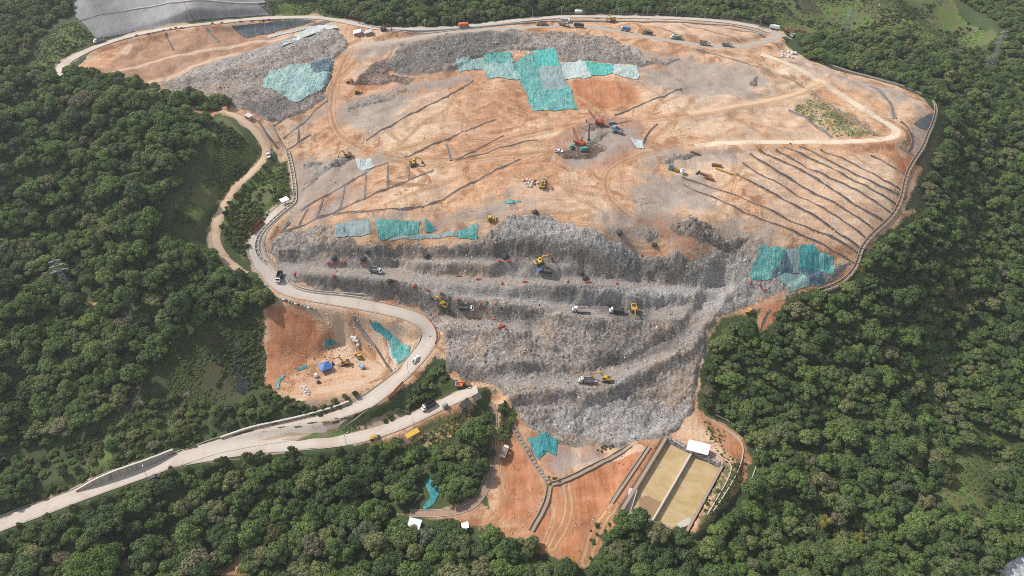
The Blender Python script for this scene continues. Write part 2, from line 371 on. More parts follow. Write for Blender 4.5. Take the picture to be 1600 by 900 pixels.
region('red', "860,745 1005,692 985,760 960,800 925,885 870,872 820,850 850,800"); region('brown', "860,218 930,180 1000,185 1012,232 940,265 880,255"); region('brown', "960,340 1040,330 1110,395 1060,385 1000,350"); region('brown', "640,804 700,795 748,776 768,690 766,620 776,640 772,770 750,800 700,812"); region('dry', "255,560 330,500 400,488 416,500 412,600 330,630 270,620"); region('dry', "1095,655 1130,670 1160,700 1165,735 1145,760 1140,725 1100,690 1065,665")
region('dry', "1280,105 1350,120 1440,155 1420,140 1340,105"); region('dry', "1415,270 1440,240 1470,190 1480,200 1450,300 1420,330"); region('dry', "1240,0 1275,0 1282,18 1255,22")
region('pale', "1110,110 1260,135 1300,215 1150,220 1060,200 1060,160"); region('pale', "1160,240 1400,250 1400,320 1340,390 1200,330"); region('pale', "800,280 950,300 960,345 820,330"); region('pale', "560,160 700,140 720,200 640,230 540,200")
region('pale', "980,30 1180,45 1195,62 1100,66"); region('pale', "1350,130 1440,160 1450,190 1400,190")
# scuffed grey waste lying thin on the soil cover
region('scatter', "530,160 580,143 645,138 660,150 615,195 575,212 540,205 528,180"); region('scatter', "560,155 640,128 700,118 740,125 650,150"); region('scatter', "460,250 540,238 610,250 560,285 470,338 440,330 452,300")
region('scatter', "470,380 520,345 580,335 720,332 800,300 830,330 790,345 600,345 530,350"); region('scatter', "1000,240 1060,228 1110,240 1140,222 1160,250 1100,260 1040,262 1000,262"); region('scatter', "985,275 1100,268 1130,330 1050,345 990,340")
region('scatter', "880,235 930,190 990,200 1010,222 960,245 890,262"); region('scatter', "1000,85 1090,90 1130,110 1040,112 1000,100"); region('scatter', "1100,95 1210,115 1180,160 1050,150 990,125 1000,105"); region('scatter', "1060,350 1200,345 1230,380 1180,395 1100,390")
region('scatter', "430,200 460,190 520,150 512,170 470,205"); region('scatter', "1230,90 1300,110 1420,150 1450,180 1400,160 1290,120"); region('scatter', "1420,200 1452,178 1458,190 1440,240 1425,240"); region('scatter', "560,485 620,520 600,540"); region('scatter', "640,60 700,52 660,70 560,100 540,80")
region('scatter', "945,330 1010,345 1060,380 1000,385 930,362"); region('scatter', "830,700 880,690 960,702 880,750 850,735"); region('scatter', "480,330 560,290 580,300 520,345 450,360")
TR = []
def trk(s, w): TR.append((resample(line(s), 2.0), w))
trk("545,80 530,110 518,150 516,175 525,205 545,225 600,242 660,250 720,248 800,242 870,234", 7); trk("600,62 560,90 530,120", 8); trk("640,252 720,240 800,215 880,196 960,188 1050,185 1130,172 1200,158 1260,142", 8)
trk("700,258 760,238 820,226 870,216 930,200 1000,186", 5); trk("1060,228 1000,240 960,258 943,280 950,312 975,335 1015,354 1050,376 1080,386 1100,400 1112,422", 6)
trk("990,186 1060,180 1110,172 1140,178 1200,215", 4); trk("500,470 530,485 536,520 540,560 520,565", 6); trk("540,470 560,500 545,545 530,575", 5); trk("520,480 560,530 600,580", 3)
trk("900,690 880,740 893,800 862,855", 6); trk("960,790 930,830 915,880", 7); trk("850,760 870,800 850,850", 3); trk("920,330 860,335 760,345 700,335", 4); trk("960,190 900,230 840,245", 6); trk("600,240 700,215 800,222 860,232", 5); trk("1000,345 1040,330 1100,340 1150,352", 4); trk("700,130 760,150 830,180 880,190", 4); trk("1040,140 1020,180 960,215", 4); trk("1100,120 1080,160 1060,185 1000,230", 4)
trk("1180,90 1080,75 1000,70", 4); trk("1300,130 1330,160 1350,172", 3); trk("940,330 880,300 860,260 900,240", 3); trk("780,640 775,700 790,780", 3); trk("600,30 560,62 540,72", 5); trk("800,345 900,352 960,372 1040,385", 5)
trk("1080,385 1130,330 1150,280 1145,228", 4); trk("560,265 620,262 700,262 800,250", 4); trk("1128,660 1180,690 1192,725 1165,775 1120,815", 3); trk("680,640 730,625 760,615", 4)

for s_ in ("880,240 860,262 800,275 760,300", "905,250 930,280 945,310", "960,262 1000,290 1040,310 1060,345", "600,255 560,225 530,215", "700,170 660,190 620,230", "640,200 700,185 780,190 850,205", "720,140 700,165 690,200", "900,150 930,170 960,188", "1060,150 1020,165 990,186", "1130,130 1180,150 1240,150", "1000,120 1060,135 1130,130", "830,265 860,285 900,300 940,305", "600,320 680,290 760,265 850,245", "1150,200 1120,215 1080,228", "1220,205 1180,195 1140,180", "560,180 600,200 650,240", "540,95 600,112 560,130", "1300,135 1360,150 1400,180", "1100,300 1140,290 1160,260"): trk(s_, 3.2)
TP = [(resample(line(a), 2.0), w) for a, w in (("180,112 250,92 330,77 400,64 445,60 480,52", 4), ("235,128 300,104 350,88 410,82 450,66", 5), ("190,82 205,66 196,84", 4), ("500,468 530,485 538,520 540,560", 7), ("480,476 520,500 535,540 520,575", 4), ("900,700 900,740 930,720 1000,700", 5), ("560,560 600,580 560,600 500,610", 5), ("420,255 440,250 448,240", 3))]
fine = (np.abs(MX) < 460) & (MY > 140) & (MY < 700)
def amax(key, lim=10.0):
    r = np.full(MX.shape, -lim)
    for p in REG.get(key, []): r = np.maximum(r, sdist(MX, MY, p, lim))
    return r / lim * 0.5 + 0.5
td = np.full(MX.shape, 12.0); tp = np.full(MX.shape, 12.0)
for p, w in TR: td = np.minimum(td, dist_line(MX, MY, p, 12.0)[0] * 7 / w)
for p, w in TP: tp = np.minimum(tp, dist_line(MX, MY, p, 12.0)[0] * 7 / w)
ny, nx = MX.shape; idx = np.arange(ny * nx).reshape(ny, nx)
F = np.stack([idx[:-1, :-1], idx[:-1, 1:], idx[1:, 1:], idx[1:, :-1]], -1).reshape(-1, 4)
t = NT("ground_soil_and_forest_floor")
nb = t.noise(.022, 3); nm = t.noise(.11, 4); nf = t.noise(.75, 4); nx_ = t.noise(2.6, 2)
rill = t.noise(1.0, 3, t.pos((.55, .05, .05)), .6); rill2 = t.noise(1.0, 4, t.pos((.06, .32, .3)), .6, .6)
jit = t.m2('ADD', t.m2('MULTIPLY_ADD', nm, .5, -.25), t.m2('MULTIPLY_ADD', nf, .28, -.14))
def mask(name, k, soft=.05, g=1.0): return t.step(t.m2('ADD', t.attr(name, k), t.m2('MULTIPLY', jit, g)), .5 - soft, .5 + soft)
mixn = t.m2('ADD', t.m2('MULTIPLY', nb, .55), t.m2('MULTIPLY', rill2, .45))
big = t.noise(.012, 4, None, .6, .8)
mixn = t.m2('ADD', t.m2('MULTIPLY', nb, .4), t.m2('ADD', t.m2('MULTIPLY', rill2, .3), t.m2('MULTIPLY', big, .3)))
soil = t.ramp(mixn, [(.34, (.31, .135, .06)), (.42, (.42, .215, .11)), (.485, (.51, .295, .17)), (.54, (.56, .37, .225)), (.63, (.62, .475, .335))])
soil = t.mix(t.step(rill, .5, .72, 0, .5), soil, (.34, .165, .08)); soil = t.mix(t.step(nf, .52, .7, 0, .55), soil, (.67, .55, .44)); soil = t.mix(t.step(nf, .48, .3, 0, .45), soil, (.28, .165, .105))
blot = t.noise(.05, 5, None, .65, 1.5); soil = t.mix(t.step(t.m2('ADD', blot, t.m2('MULTIPLY_ADD', nf, .3, -.15)), .52, .61, 0, .85), soil, (.285, .132, .062)); soil = t.mix(t.step(t.m2('ADD', blot, t.m2('MULTIPLY_ADD', nf, .3, -.15)), .42, .34, 0, .5), soil, (.42, .37, .33))
soil = t.mix(t.m2('MULTIPLY', mask("ra", 1, .12), .78), soil, t.ramp(t.m2('ADD', t.m2('MULTIPLY', nm, .5), t.m2('MULTIPLY', rill, .5)), [(.35, (.25, .082, .034)), (.5, (.39, .148, .064)), (.65, (.49, .23, .115))]))
soil = t.mix(t.m2('MULTIPLY', mask("rb", 1, .2, 1.6), .5), soil, t.ramp(rill2, [(.35, (.52, .355, .23)), (.6, (.63, .50, .375))]))
tr_ = t.attr("rb", 2)
rut = t.m2('SINE', t.m2('MULTIPLY_ADD', tr_, 34.0, t.m2('MULTIPLY', nm, 6.0)))
trc = t.mix(t.step(rut, -.6, .8, 0, .75), (.33, .175, .085), (.52, .335, .20))
soil = t.mix(t.m2('MULTIPLY', t.step(t.m2('ADD', tr_, t.m2('MULTIPLY', jit, .5)), .40, .15), t.step(nm, .3, .55, .35, .85)), soil, trc)
soil = t.mix(t.m2('MULTIPLY', mask("rc", 1, .1), .8), soil, t.ramp(t.m2('ADD', t.m2('MULTIPLY', nm, .5), t.m2('MULTIPLY', rill, .5)), [(.35, (.24, .125, .075)), (.5, (.33, .185, .12)), (.65, (.43, .27, .18))]))
soil = t.mix(t.m2('MULTIPLY', t.step(t.m2('ADD', t.attr("rc", 2), t.m2('MULTIPLY', jit, .3)), .36, .2), .85), soil, t.mix(nf, (.46, .31, .20), (.64, .49, .36)))
grey = t.mix(nx_, (.13, .11, .095), (.47, .42, .38))
scm = t.step(t.m2('ADD', t.m2('MULTIPLY', nf, .6), t.m2('ADD', t.m2('MULTIPLY', nx_, .6), t.m2('ADD', t.m2('MULTIPLY', nm, .9), t.m2('MULTIPLY', t.attr("ra", 2), .5)))), 1.27, 1.40)
soil = t.mix(t.m2('MULTIPLY', scm, .75), soil, grey)
floor_ = t.mix(nm, (.035, .055, .022), (.085, .11, .04))
dry = t.mix(nf, (.045, .042, .024), (.125, .105, .06)); dry = t.mix(nm, dry, (.07, .075, .034)); dry = t.mix(t.step(nx_, .5, .35, 0, .6), dry, (.03, .034, .016))
gr = t.mix(nf, (.075, .125, .03), (.17, .24, .055)); gr = t.mix(t.step(nm, .4, .62), gr, (.135, .135, .055)); gr = t.mix(t.step(nx_, .5, .35, 0, .6), gr, (.04, .06, .02)); gr = t.mix(t.step(nb, .5, .6, 0, .5), gr, (.10, .105, .05))
veg = t.mix(mask("rb", 0, .08), floor_, gr); veg = t.mix(mask("rb", 3 if False else 0, .01, 0) if False else mask("rc", 0, .1), veg, dry)
sm_ = mask("ra", 0, .03, .6)
both = t.mix(t.m2('MULTIPLY', t.m2('MULTIPLY', mask("rb", 0, .1), sm_), t.step(t.m2('ADD', nf, t.m2('MULTIPLY', nm, .5)), .62, .82)), t.mix(sm_, veg, soil), gr)
t.col(both)
h = t.m2('ADD', t.m2('MULTIPLY', nf, .6), t.m2('ADD', t.m2('MULTIPLY', nx_, .25), t.m2('MULTIPLY', rill, .35)))
t.bump(h, .6, 1.0); MAT_GROUND = t.m
ground = mesh_obj("ground", np.stack([MX, MY, Z], -1).reshape(-1, 3), F, MAT_GROUND, smooth=True); tag(ground, kind='structure')
cattr(ground, "ra", [amax('soil'), amax('red'), amax('scatter')])
cattr(ground, "rb", [amax('grass'), amax('pale'), td / 12])
cattr(ground, "rc", [amax('dry'), amax('brown'), tp / 12])

# ------------------------------------------------------------------ roads
def strip(name, key, mat, lift=.14, edge=.35, w=None, store=None):
    p, w0 = store or ROADS[key]; w = w or w0
    q = resample(p, 2.0); d = np.gradient(q[:, :2], axis=0); d /= np.hypot(*d.T)[:, None] + 1e-9; nrm = np.c_[-d[:, 1], d[:, 0]]
    cols = np.linspace(-1, 1, 7); V = []; 
    wl_ = 1 + edge * fbm(q[:, 0], q[:, 1], 14, 31) / (w / 6); wr_ = 1 + edge * fbm(q[:, 0], q[:, 1], 14, 77) / (w / 6)
    for c in cols:
        ww = np.where(c < 0, wl_, wr_); xy = q[:, :2] + nrm * (c * w / 2 * ww)[:, None]
        z = H(xy[:, 0], xy[:, 1]) + (lift if abs(c) < .99 else -.05); V.append(np.c_[xy, z])
    V = np.stack(V, 1); n, m = V.shape[:2]; ix = np.arange(n * m).reshape(n, m)
    F = np.stack([ix[:-1, :-1], ix[1:, :-1], ix[1:, 1:], ix[:-1, 1:]], -1).reshape(-1, 4)[:, ::-1]
    o = mesh_obj(name, V.reshape(-1, 3), F, mat, smooth=True); tag(o, kind='structure')
    fattr(o, "across", np.tile(cols, n)); return o
def road_mat(name, a, b, c, edge):
    t = NT(name); n1 = t.noise(.15, 4); n2 = t.noise(1.3, 3); ac = t.m2('ABSOLUTE', t.attr("across"))
    k = t.mix(n1, a, b); k = t.mix(t.step(n2, .45, .7, 0, .5), k, c)
    wheel = t.m2('SINE', t.m2('MULTIPLY', ac, 9.5)); k = t.mix(t.step(wheel, 0, 1, 0, .3), k, c)
    k = t.mix(t.step(t.m2('ADD', ac, t.m2('MULTIPLY_ADD', n2, .5, -.25)), .72, 1.0, 0, .8), k, edge); st = t.noise(.06, 5, None, .65, 1.2); k = t.mix(t.step(t.m2('ADD', st, t.m2('MULTIPLY_ADD', n2, .3, -.15)), .52, .64, 0, .55), k, edge); t.bump(n2, .3, .3)
    return t.col(k)
M_PAVED = road_mat("dusty_road", (.43, .37, .315), (.53, .465, .40), (.57, .51, .45), (.42, .31, .22))
M_DIRT = road_mat("dirt_road", (.48, .33, .215), (.58, .42, .285), (.62, .47, .34), (.40, .25, .15))
M_BROWN = road_mat("brown_track", (.25, .16, .11), (.33, .22, .155), (.38, .27, .19), (.2, .14, .09))
M_VERGE = road_mat("dirt_verge", (.36, .25, .165), (.46, .34, .24), (.42, .33, .25), (.22, .17, .10))
for k_, w_ in (('main', 11.6), ('lower', 11.2), ('rim', 11), ('hill', 7)): strip("road_verge", k_, M_VERGE, lift=.07, edge=1.6, w=w_)
strip("road", 'rim', M_PAVED); strip("haul_road", 'haul', road_mat("haul_road", (.30, .26, .225), (.42, .36, .30), (.47, .42, .36), (.33, .25, .19)), lift=.20)
strip("road", 'main', M_PAVED); strip("road", 'lower', M_PAVED, lift=.22); strip("dirt_road", 'hill', M_DIRT); M_PALE = road_mat("pale_dirt_road", (.56, .45, .32), (.66, .56, .42), (.70, .61, .48), (.40, .26, .16))
strip("dirt_road", 'right', M_PALE); strip("dirt_road", 'spur', road_mat("ochre_dirt_road", (.50, .33, .19), (.58, .42, .27), (.62, .47, .33), (.38, .22, .12)), lift=.2); strip("dirt_track", 'track', M_BROWN)

# ------------------------------------------------------------------ waste: heaps of compacted refuse lying over the ground
benches = [BEN[k] for k in BEN]
def waste_mat(name, dark, light, k=0.0):
    t = NT(name); v = t.vor(1.25); v2 = t.vor(2.7); n1 = t.noise(.035, 4, None, .6); n2 = t.noise(.35, 4)
    s1 = t.new("ShaderNodeSeparateColor"); t.l.new(v, s1.inputs[0]); s2 = t.new("ShaderNodeSeparateColor"); t.l.new(v2, s2.inputs[0])
    c = t.ramp(t.m2('ADD', t.m2('MULTIPLY', s1.outputs[0], .55), t.m2('MULTIPLY', s2.outputs[0], .45)), [(.08, tuple(q * .42 for q in dark)), (.36, dark), (.62, light), (.8, tuple(min(.8, q * 1.2) for q in light)), (.97, (.60, .57, .53))])
    c = t.mix(t.step(t.m2('ADD', t.m2('MULTIPLY', n1, .75), t.m2('MULTIPLY', n2, .25)), .40, .62), t.mix(.5, c, tuple(q * .8 for q in dark)), c)
    c = t.mix(t.step(t.m2('ADD', n1, t.m2('MULTIPLY_ADD', n2, .3, -.15)), .505, .60, 0, .6), c, (.33, .24, .17)); big = t.noise(.09, 5, None, .65, 1.0); c = t.mix(t.step(big, .53, .66, 0, .5), c, (.10, .088, .078)); c = t.mix(t.step(big, .45, .36, 0, .35), c, (.46, .43, .40))
    b = t.attr("bench"); c = t.mix(t.m2('MULTIPLY', t.step(t.m2('ADD', b, t.m2('MULTIPLY_ADD', n2, .6, -.3)), .35, .8), .62), c, t.mix(s2.outputs[1], (.24, .208, .18), (.40, .357, .317)))
    d = t.attr("darkw"); c = t.mix(t.m2('MULTIPLY', t.step(t.m2('ADD', d, t.m2('MULTIPLY_ADD', n2, .7, -.35)), .3, .7), .78), c, t.mix(s2.outputs[0], (.05, .045, .041), (.22, .20, .18)))  # refuse colour darkened inside drawn outlines, mainly along the steep faces
    p_ = t.attr("palew"); c = t.mix(t.m2('MULTIPLY', t.step(t.m2('ADD', p_, t.m2('MULTIPLY_ADD', n2, .6, -.3)), .3, .7), .7), c, t.ramp(s2.outputs[0], [(.1, (.16, .155, .15)), (.4, (.37, .345, .32)), (.85, (.52, .49, .46))]))
    # torn bags and sheets of colour here and there
    c = t.mix(t.step(s1.outputs[1], .975, .985, 0, .55), c, t.ramp(s1.outputs[2], [(.0, (.10, .16, .30)), (.3, (.55, .55, .56)), (.55, (.32, .10, .08)), (.8, (.12, .28, .26))], 'CONSTANT'))
    t.bump(t.m2('ADD', s2.outputs[0], t.m2('MULTIPLY', n2, 1.0)), .7, .5)
    t.b.inputs["Roughness"].default_value = .8
    return t.col(c)
M_WASTE = waste_mat("compacted_waste", (.20, .171, .145), (.41, .361, .314))
DARKW = [line(s)[:, :2] for s in ("440,405 520,380 600,388 720,382 840,376 960,385 1000,405 1100,412 1080,420 900,412 740,407 600,405 470,408", "620,85 640,72 760,52 820,60 760,85 700,105 640,118 605,112",
    "470,428 600,440 680,465 760,476 700,496 640,470 540,458 480,450", "900,452 985,455 1022,478 1015,500 985,520 960,500 915,470", "700,560 740,585 760,600 700,600 690,570", "1180,520 1190,500 1170,520",
    "985,400 1060,398 1020,410 990,425", "820,495 836,490 832,535 818,540", "970,525 1000,530 990,550 978,545", "830,448 1000,455 960,470 860,470", "900,545 1000,560 1060,520 1090,500 1060,545 970,575", "380,165 430,150 500,140 470,170 420,185 385,178")]
PALE = [line(s)[:, :2] for s in ("800,340 830,334 900,350 970,375 1000,395 960,410 900,380 840,372 780,368", "860,640 960,625 1080,640 1060,668 1000,695 940,690 880,680", "330,90 430,66 520,42 530,50 440,80 350,110 260,130", "980,70 1020,80 1010,92 985,88", "1090,420 1180,390 1190,440 1320,450 1310,430 1345,410 1300,450 1160,480 1100,490",
    "640,445 760,452 900,470 1080,440 1100,470 1060,480 900,478 760,470")]
HEAPS = []
def heap_top(x, y, sd, seed, hgt, lump):
    bd = np.full(x.shape, 12.0)
    for p, w in benches: bd = np.minimum(bd, dist_line(x, y, p, 12.0)[0] / (w / 2))
    bd = bd + .55 * fbm(x, y, 9, 19, 3); b = sstep(1.5, .6, bd); up = sstep(-.2, 3.0, sd); r = .3 + .7 * (1 - b)
    n = 1.25 * fbm(x, y, 15, seed, 2) + 1.0 * fbm(x, y, 5.0, seed + 3, 2) + np.abs(fbm(x, y, 2.4, seed + 9, 2)) * 1.1 + 1.5 * (.22 - np.abs(fbm(x * .22 + 1.2 * fbm(x, y, 14, seed + 21, 2), y, 4.2, seed + 13, 2)))
    h0 = H(x, y); return np.maximum(h0 - .25 + up * hgt + np.minimum(1, sd / 2.5) * r * lump * n, h0 + np.minimum(.35, sd * .2 - .25)), b, r
def S(x, y):
    """top of whatever covers the ground here: refuse where it lies, else the ground"""
    x = np.asarray(x, float); y = np.asarray(y, float); z = np.array(H(x, y), float)
    for pl, lo, hi, a in HEAPS:
        m = (x > lo[0]) & (x < hi[0]) & (y > lo[1]) & (y < hi[1])
        if not m.any(): continue
        xs, ys = np.atleast_1d(x)[np.atleast_1d(m)], np.atleast_1d(y)[np.atleast_1d(m)]; sd = sdist(xs, ys, pl, 14.0); t = np.where(sd > 0, heap_top(xs, ys, np.maximum(sd, 0), *a)[0], -1e3)
        if z.ndim: z[m] = np.maximum(z[m], t)
        else: z = np.maximum(z, t[0])
    return z
def heap(label, s, seed, hgt=1.1, lump=1.0, res=.7, mat=None, group=None):
    poly = rough_poly(line(s), 2.0, 2.0, seed); HEAPS.append((poly, poly.min(0), poly.max(0), (seed, hgt, lump)))
    def zf(x, y, sd):
        z, zf.b, r = heap_top(x, y, sd, seed, hgt, lump)
        return z + np.minimum(1, sd / 2.5) * r * lump * RNG.normal(0, .26, x.shape) + RNG.normal(0, .10, x.shape)
    xs, ys, ss, F, zz = patch(poly, res, zf, res * .3)
    o = mesh_obj("waste_heap", np.c_[xs, ys, zz], F, mat or M_WASTE)
    fr = np.full(xs.shape, -6.0); pa = fr.copy()
    for p in DARKW: fr = np.maximum(fr, sdist(xs, ys, p, 6.0))
    for p in PALE: pa = np.maximum(pa, sdist(xs, ys, p, 6.0))
    fattr(o, "bench", zf.b); fattr(o, "darkw", fr / 12 + .5); fattr(o, "palew", pa / 12 + .5)
    tag(o, label, "waste heap", group, 'stuff'); return o
heap("broad grey terraced slope of compacted refuse filling the middle", "418,386 445,366 480,353 515,345 530,350 560,376 620,381 700,377 755,372 775,350 790,338 812,334 850,334 905,350 950,372 985,388 1040,396 1085,400 1110,392 1150,376 1188,368 1200,380 1185,425 1230,440 1300,420 1330,410 1338,418 1305,442 1232,460 1185,478 1130,492 1104,528 1092,575 1087,640 1060,670 1010,692 960,702 900,700 850,688 812,662 790,622 770,602 722,596 697,582 692,550 690,525 660,488 610,474 545,464 480,453 440,438 428,408", 3, 1.2, 1.0)
heap("whitish grey refuse slope left of the pale net at the upper left", "248,130 300,108 350,92 425,68 500,45 530,45 545,62 548,74 525,92 518,130 500,160 455,184 420,190 380,176 350,165 320,168 285,160", 21, 1.2, .9, .85)
heap("dark grey refuse bank above the cross of green nets", "602,100 618,68 700,54 800,47 900,50 960,60 1000,74 1012,92 1070,92 1050,100 1000,104 940,100 880,96 850,80 800,80 760,88 720,108 690,112 645,122 618,118", 33, 1.3, 1.0, .85)
heap("small dark refuse patch on the tan soil below the brown bank", "534,168 575,148 640,138 642,146 600,160 560,170 540,180", 45, .7, .7, .8)
heap("brown soil and refuse hollow beside the dark bank", "562,118 590,96 612,88 625,105 610,118 650,122 640,132 590,134 545,130", 51, .9, .9, .8, waste_mat("brown_waste", (.13, .09, .068), (.25, .175, .13)))
heap("dark refuse face below the yellow loader on the left", "490,262 520,248 545,240 552,246 530,262 500,275 475,300 470,285", 57, .8, .8, .8)
heap("small dark hole of refuse amid the pinkish soil", "985,308 1010,304 1040,312 1030,320 1000,322", 61, .6, .9, .7)
heap("ragged refuse mound beside the brown track", "985,356 1000,348 1030,358 1040,374 1012,376 992,368", 63, .9, 1.2, .7)
heap("jagged brown and grey refuse bank above the steep green nets", "1046,352 1062,345 1078,338 1100,350 1125,362 1160,370 1180,366 1165,385 1120,392 1085,384 1060,372", 67, 1.0, 1.5, .7, waste_mat("mixed_waste", (.14, .11, .09), (.31, .265, .225)))
heap("grey mound on the soil above the rusty pipes", "1030,250 1046,238 1075,236 1092,243 1070,252 1048,258", 71, .9, .9, .7)

M_BW = bpy.data.materials["brown_waste"]
heap("dark brown churned earth among the two red cranes", "872,240 890,228 905,220 935,222 950,235 930,248 905,252 885,250", 75, .5, .8, .7, M_BW); heap("grey brown spoil right of the lower crane", "920,216 945,205 960,200 972,205 955,214 935,222 922,224", 77, .7, .7, .7)
heap("brown spoil heap between the two cranes' track and the nets", "905,196 925,190 945,196 930,204 912,206", 79, .4, .7, .7, M_BW)
heap("dark wet hollow of refuse by the left concrete channel", "466,262 480,252 500,250 512,256 500,262 480,268", 81, .5, .8, .7); heap("reddish clod mound on the soil at the upper right", "1168,130 1174,118 1184,116 1184,132 1176,138", 83, .9, .6, .7, M_BW)
heap("red soil heap by the parked trucks at the top centre", "848,38 858,32 866,36 866,41 852,42", 85, 1.6, .6, .7, bpy.data.materials.new("red_soil")); _t = NT("red_soil_heap"); _n = _t.noise(.8, 4); _t.col(_t.mix(_n, (.36, .15, .08), (.55, .30, .19))); COL.objects["waste_heap" if False else [o.name for o in COL.objects if o.get("label", "").startswith("red soil heap")][0]].data.materials[0] = _t.m

# grass wedge between the main road and its branch
_g = NT("verge_grass"); _a = _g.noise(.8, 4); _b = _g.noise(.15, 3); _g.col(_g.mix(_g.step(_b, .42, .62), _g.mix(_a, (.06, .095, .025), (.13, .175, .05)), (.15, .125, .07))); _g.bump(_a, .8, .5)
_v = rough_poly(line("428,689 470,682 520,670 556,657 578,654 584,662 566,673 520,684 470,691"), .8, 1.0, 5)
_x, _y, _s, _F, _z = patch(_v, .8, lambda x, y, d: H(x, y) + .02 + .4 * sstep(0, 1.5, d) + .15 * fbm(x, y, 3, 9)); tag(mesh_obj("grass", np.c_[_x, _y, _z], _F, _g.m, smooth=True), kind='stuff')

# ------------------------------------------------------------------ trees
def foliage(name, stops, var=.35):
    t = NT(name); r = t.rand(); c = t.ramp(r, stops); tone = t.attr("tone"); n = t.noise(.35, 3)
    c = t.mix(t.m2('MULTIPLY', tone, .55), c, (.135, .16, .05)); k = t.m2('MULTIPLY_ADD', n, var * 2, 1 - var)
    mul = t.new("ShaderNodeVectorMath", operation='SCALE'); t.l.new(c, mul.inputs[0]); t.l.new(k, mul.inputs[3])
    t.col(mul.outputs[0]); t.b.inputs["Roughness"].default_value = .65; t.b.inputs["Specular IOR Level"].default_value = .25
    tr = t.new("ShaderNodeBsdfTranslucent"); t.l.new(mul.outputs[0], tr.inputs[0]); ms = t.new("ShaderNodeMixShader"); ms.inputs[0].default_value = .38
    t.l.new(t.b.outputs[0], ms.inputs[1]); t.l.new(tr.outputs[0], ms.inputs[2]); t.l.new(ms.outputs[0], t.n["Material Output"].inputs[0])
    return t.m
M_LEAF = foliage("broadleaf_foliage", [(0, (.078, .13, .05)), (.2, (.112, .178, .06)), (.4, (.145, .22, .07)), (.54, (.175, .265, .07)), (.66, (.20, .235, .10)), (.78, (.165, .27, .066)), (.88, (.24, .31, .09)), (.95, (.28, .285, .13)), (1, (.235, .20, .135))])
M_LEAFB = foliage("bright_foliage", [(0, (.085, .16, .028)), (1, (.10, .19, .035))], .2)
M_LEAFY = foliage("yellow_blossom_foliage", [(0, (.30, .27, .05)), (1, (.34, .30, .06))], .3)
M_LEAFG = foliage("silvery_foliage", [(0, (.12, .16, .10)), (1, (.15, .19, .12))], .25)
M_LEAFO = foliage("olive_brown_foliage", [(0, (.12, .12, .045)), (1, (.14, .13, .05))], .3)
M_BARK = simple("bark", (.13, .10, .075), .9, .3)
def ico(n):
    t = (1 + 5 ** .5) / 2
    v = np.array([(-1, t, 0), (1, t, 0), (-1, -t, 0), (1, -t, 0), (0, -1, t), (0, 1, t), (0, -1, -t), (0, 1, -t), (t, 0, -1), (t, 0, 1), (-t, 0, -1), (-t, 0, 1)], float)
    f = [(0, 11, 5), (0, 5, 1), (0, 1, 7), (0, 7, 10), (0, 10, 11), (1, 5, 9), (5, 11, 4), (11, 10, 2), (10, 7, 6), (7, 1, 8), (3, 9, 4), (3, 4, 2), (3, 2, 6), (3, 6, 8), (3, 8, 9), (4, 9, 5), (2, 4, 11), (6, 2, 10), (8, 6, 7), (9, 8, 1)]
    v /= np.linalg.norm(v, axis=1)[:, None]
    for k in range(n):
        v = list(map(tuple, v)); mid = {}; nf = []
        def m(a, b):
            q = (min(a, b), max(a, b))
            if q not in mid:
                p = (np.array(v[a]) + np.array(v[b])); v.append(tuple(p / np.linalg.norm(p))); mid[q] = len(v) - 1
            return mid[q]
        for a, b, c in f:
            x, y, z = m(a, b), m(b, c), m(c, a); nf += [(a, x, z), (b, y, x), (c, z, y), (x, y, z)]
        f = nf; v = np.array(v)
    return np.array(v), np.array(f)
ICO1 = ico(1)
def crown_data(seed, lobes, flat, spread, leaf, nleaf, low=.55):
    # (each crown is lopsided in its own way)
    r = np.random.default_rng(seed); V = []; Fs = []; T = []; nv = 0
    for k in range(lobes):
        if k == 0: c = np.array([0, 0, low + .35 * flat]); rad = .55
        else:
            a = k * 2.4 + r.uniform(-.5, .5); q = (spread + .12) * math.sqrt(k / lobes) * r.uniform(.8, 1.12); rad = r.uniform(.20, .40)
            c = np.array([q * math.cos(a) * 1.05, q * math.sin(a) * .95, low + .12 + .78 * flat * max(0.0, 1 - (q / 1.05) ** 1.8) + r.uniform(-.14, .16)])
        # inner mass of shaded leaves
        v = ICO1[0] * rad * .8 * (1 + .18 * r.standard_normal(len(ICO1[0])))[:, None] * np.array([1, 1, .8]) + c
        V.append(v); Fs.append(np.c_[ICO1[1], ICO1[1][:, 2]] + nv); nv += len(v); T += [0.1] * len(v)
        m = int(nleaf * (rad / .36) ** 2); d = r.standard_normal((m, 3)); d[:, 2] = np.where(d[:, 2] < -.35, -d[:, 2] * .7, d[:, 2]); d /= np.linalg.norm(d, axis=1)[:, None]
        rr = rad * r.uniform(.78, 1.12, m)[:, None]; p = c + d * rr * np.array([1, 1, .85])
        nn = d + r.standard_normal((m, 3)) * .45 + np.array([0, 0, .25]); nn /= np.linalg.norm(nn, axis=1)[:, None]
        u = np.cross(nn, r.standard_normal((m, 3))); u /= np.linalg.norm(u, axis=1)[:, None]; w = np.cross(nn, u)
        s = (leaf * r.uniform(.6, 1.35, m))[:, None]; s2 = s * r.uniform(.55, .9, m)[:, None]
        qv = np.stack([p - u * s, p - w * s2 + nn * s * .15, p + u * s, p + w * s2 + nn * s * .15], 1).reshape(-1, 3)
        V.append(qv); Fs.append(np.arange(m * 4).reshape(m, 4) + nv); nv += m * 4
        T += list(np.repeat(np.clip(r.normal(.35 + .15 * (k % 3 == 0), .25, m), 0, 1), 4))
    return np.vstack(V), np.vstack(Fs), np.array(T)
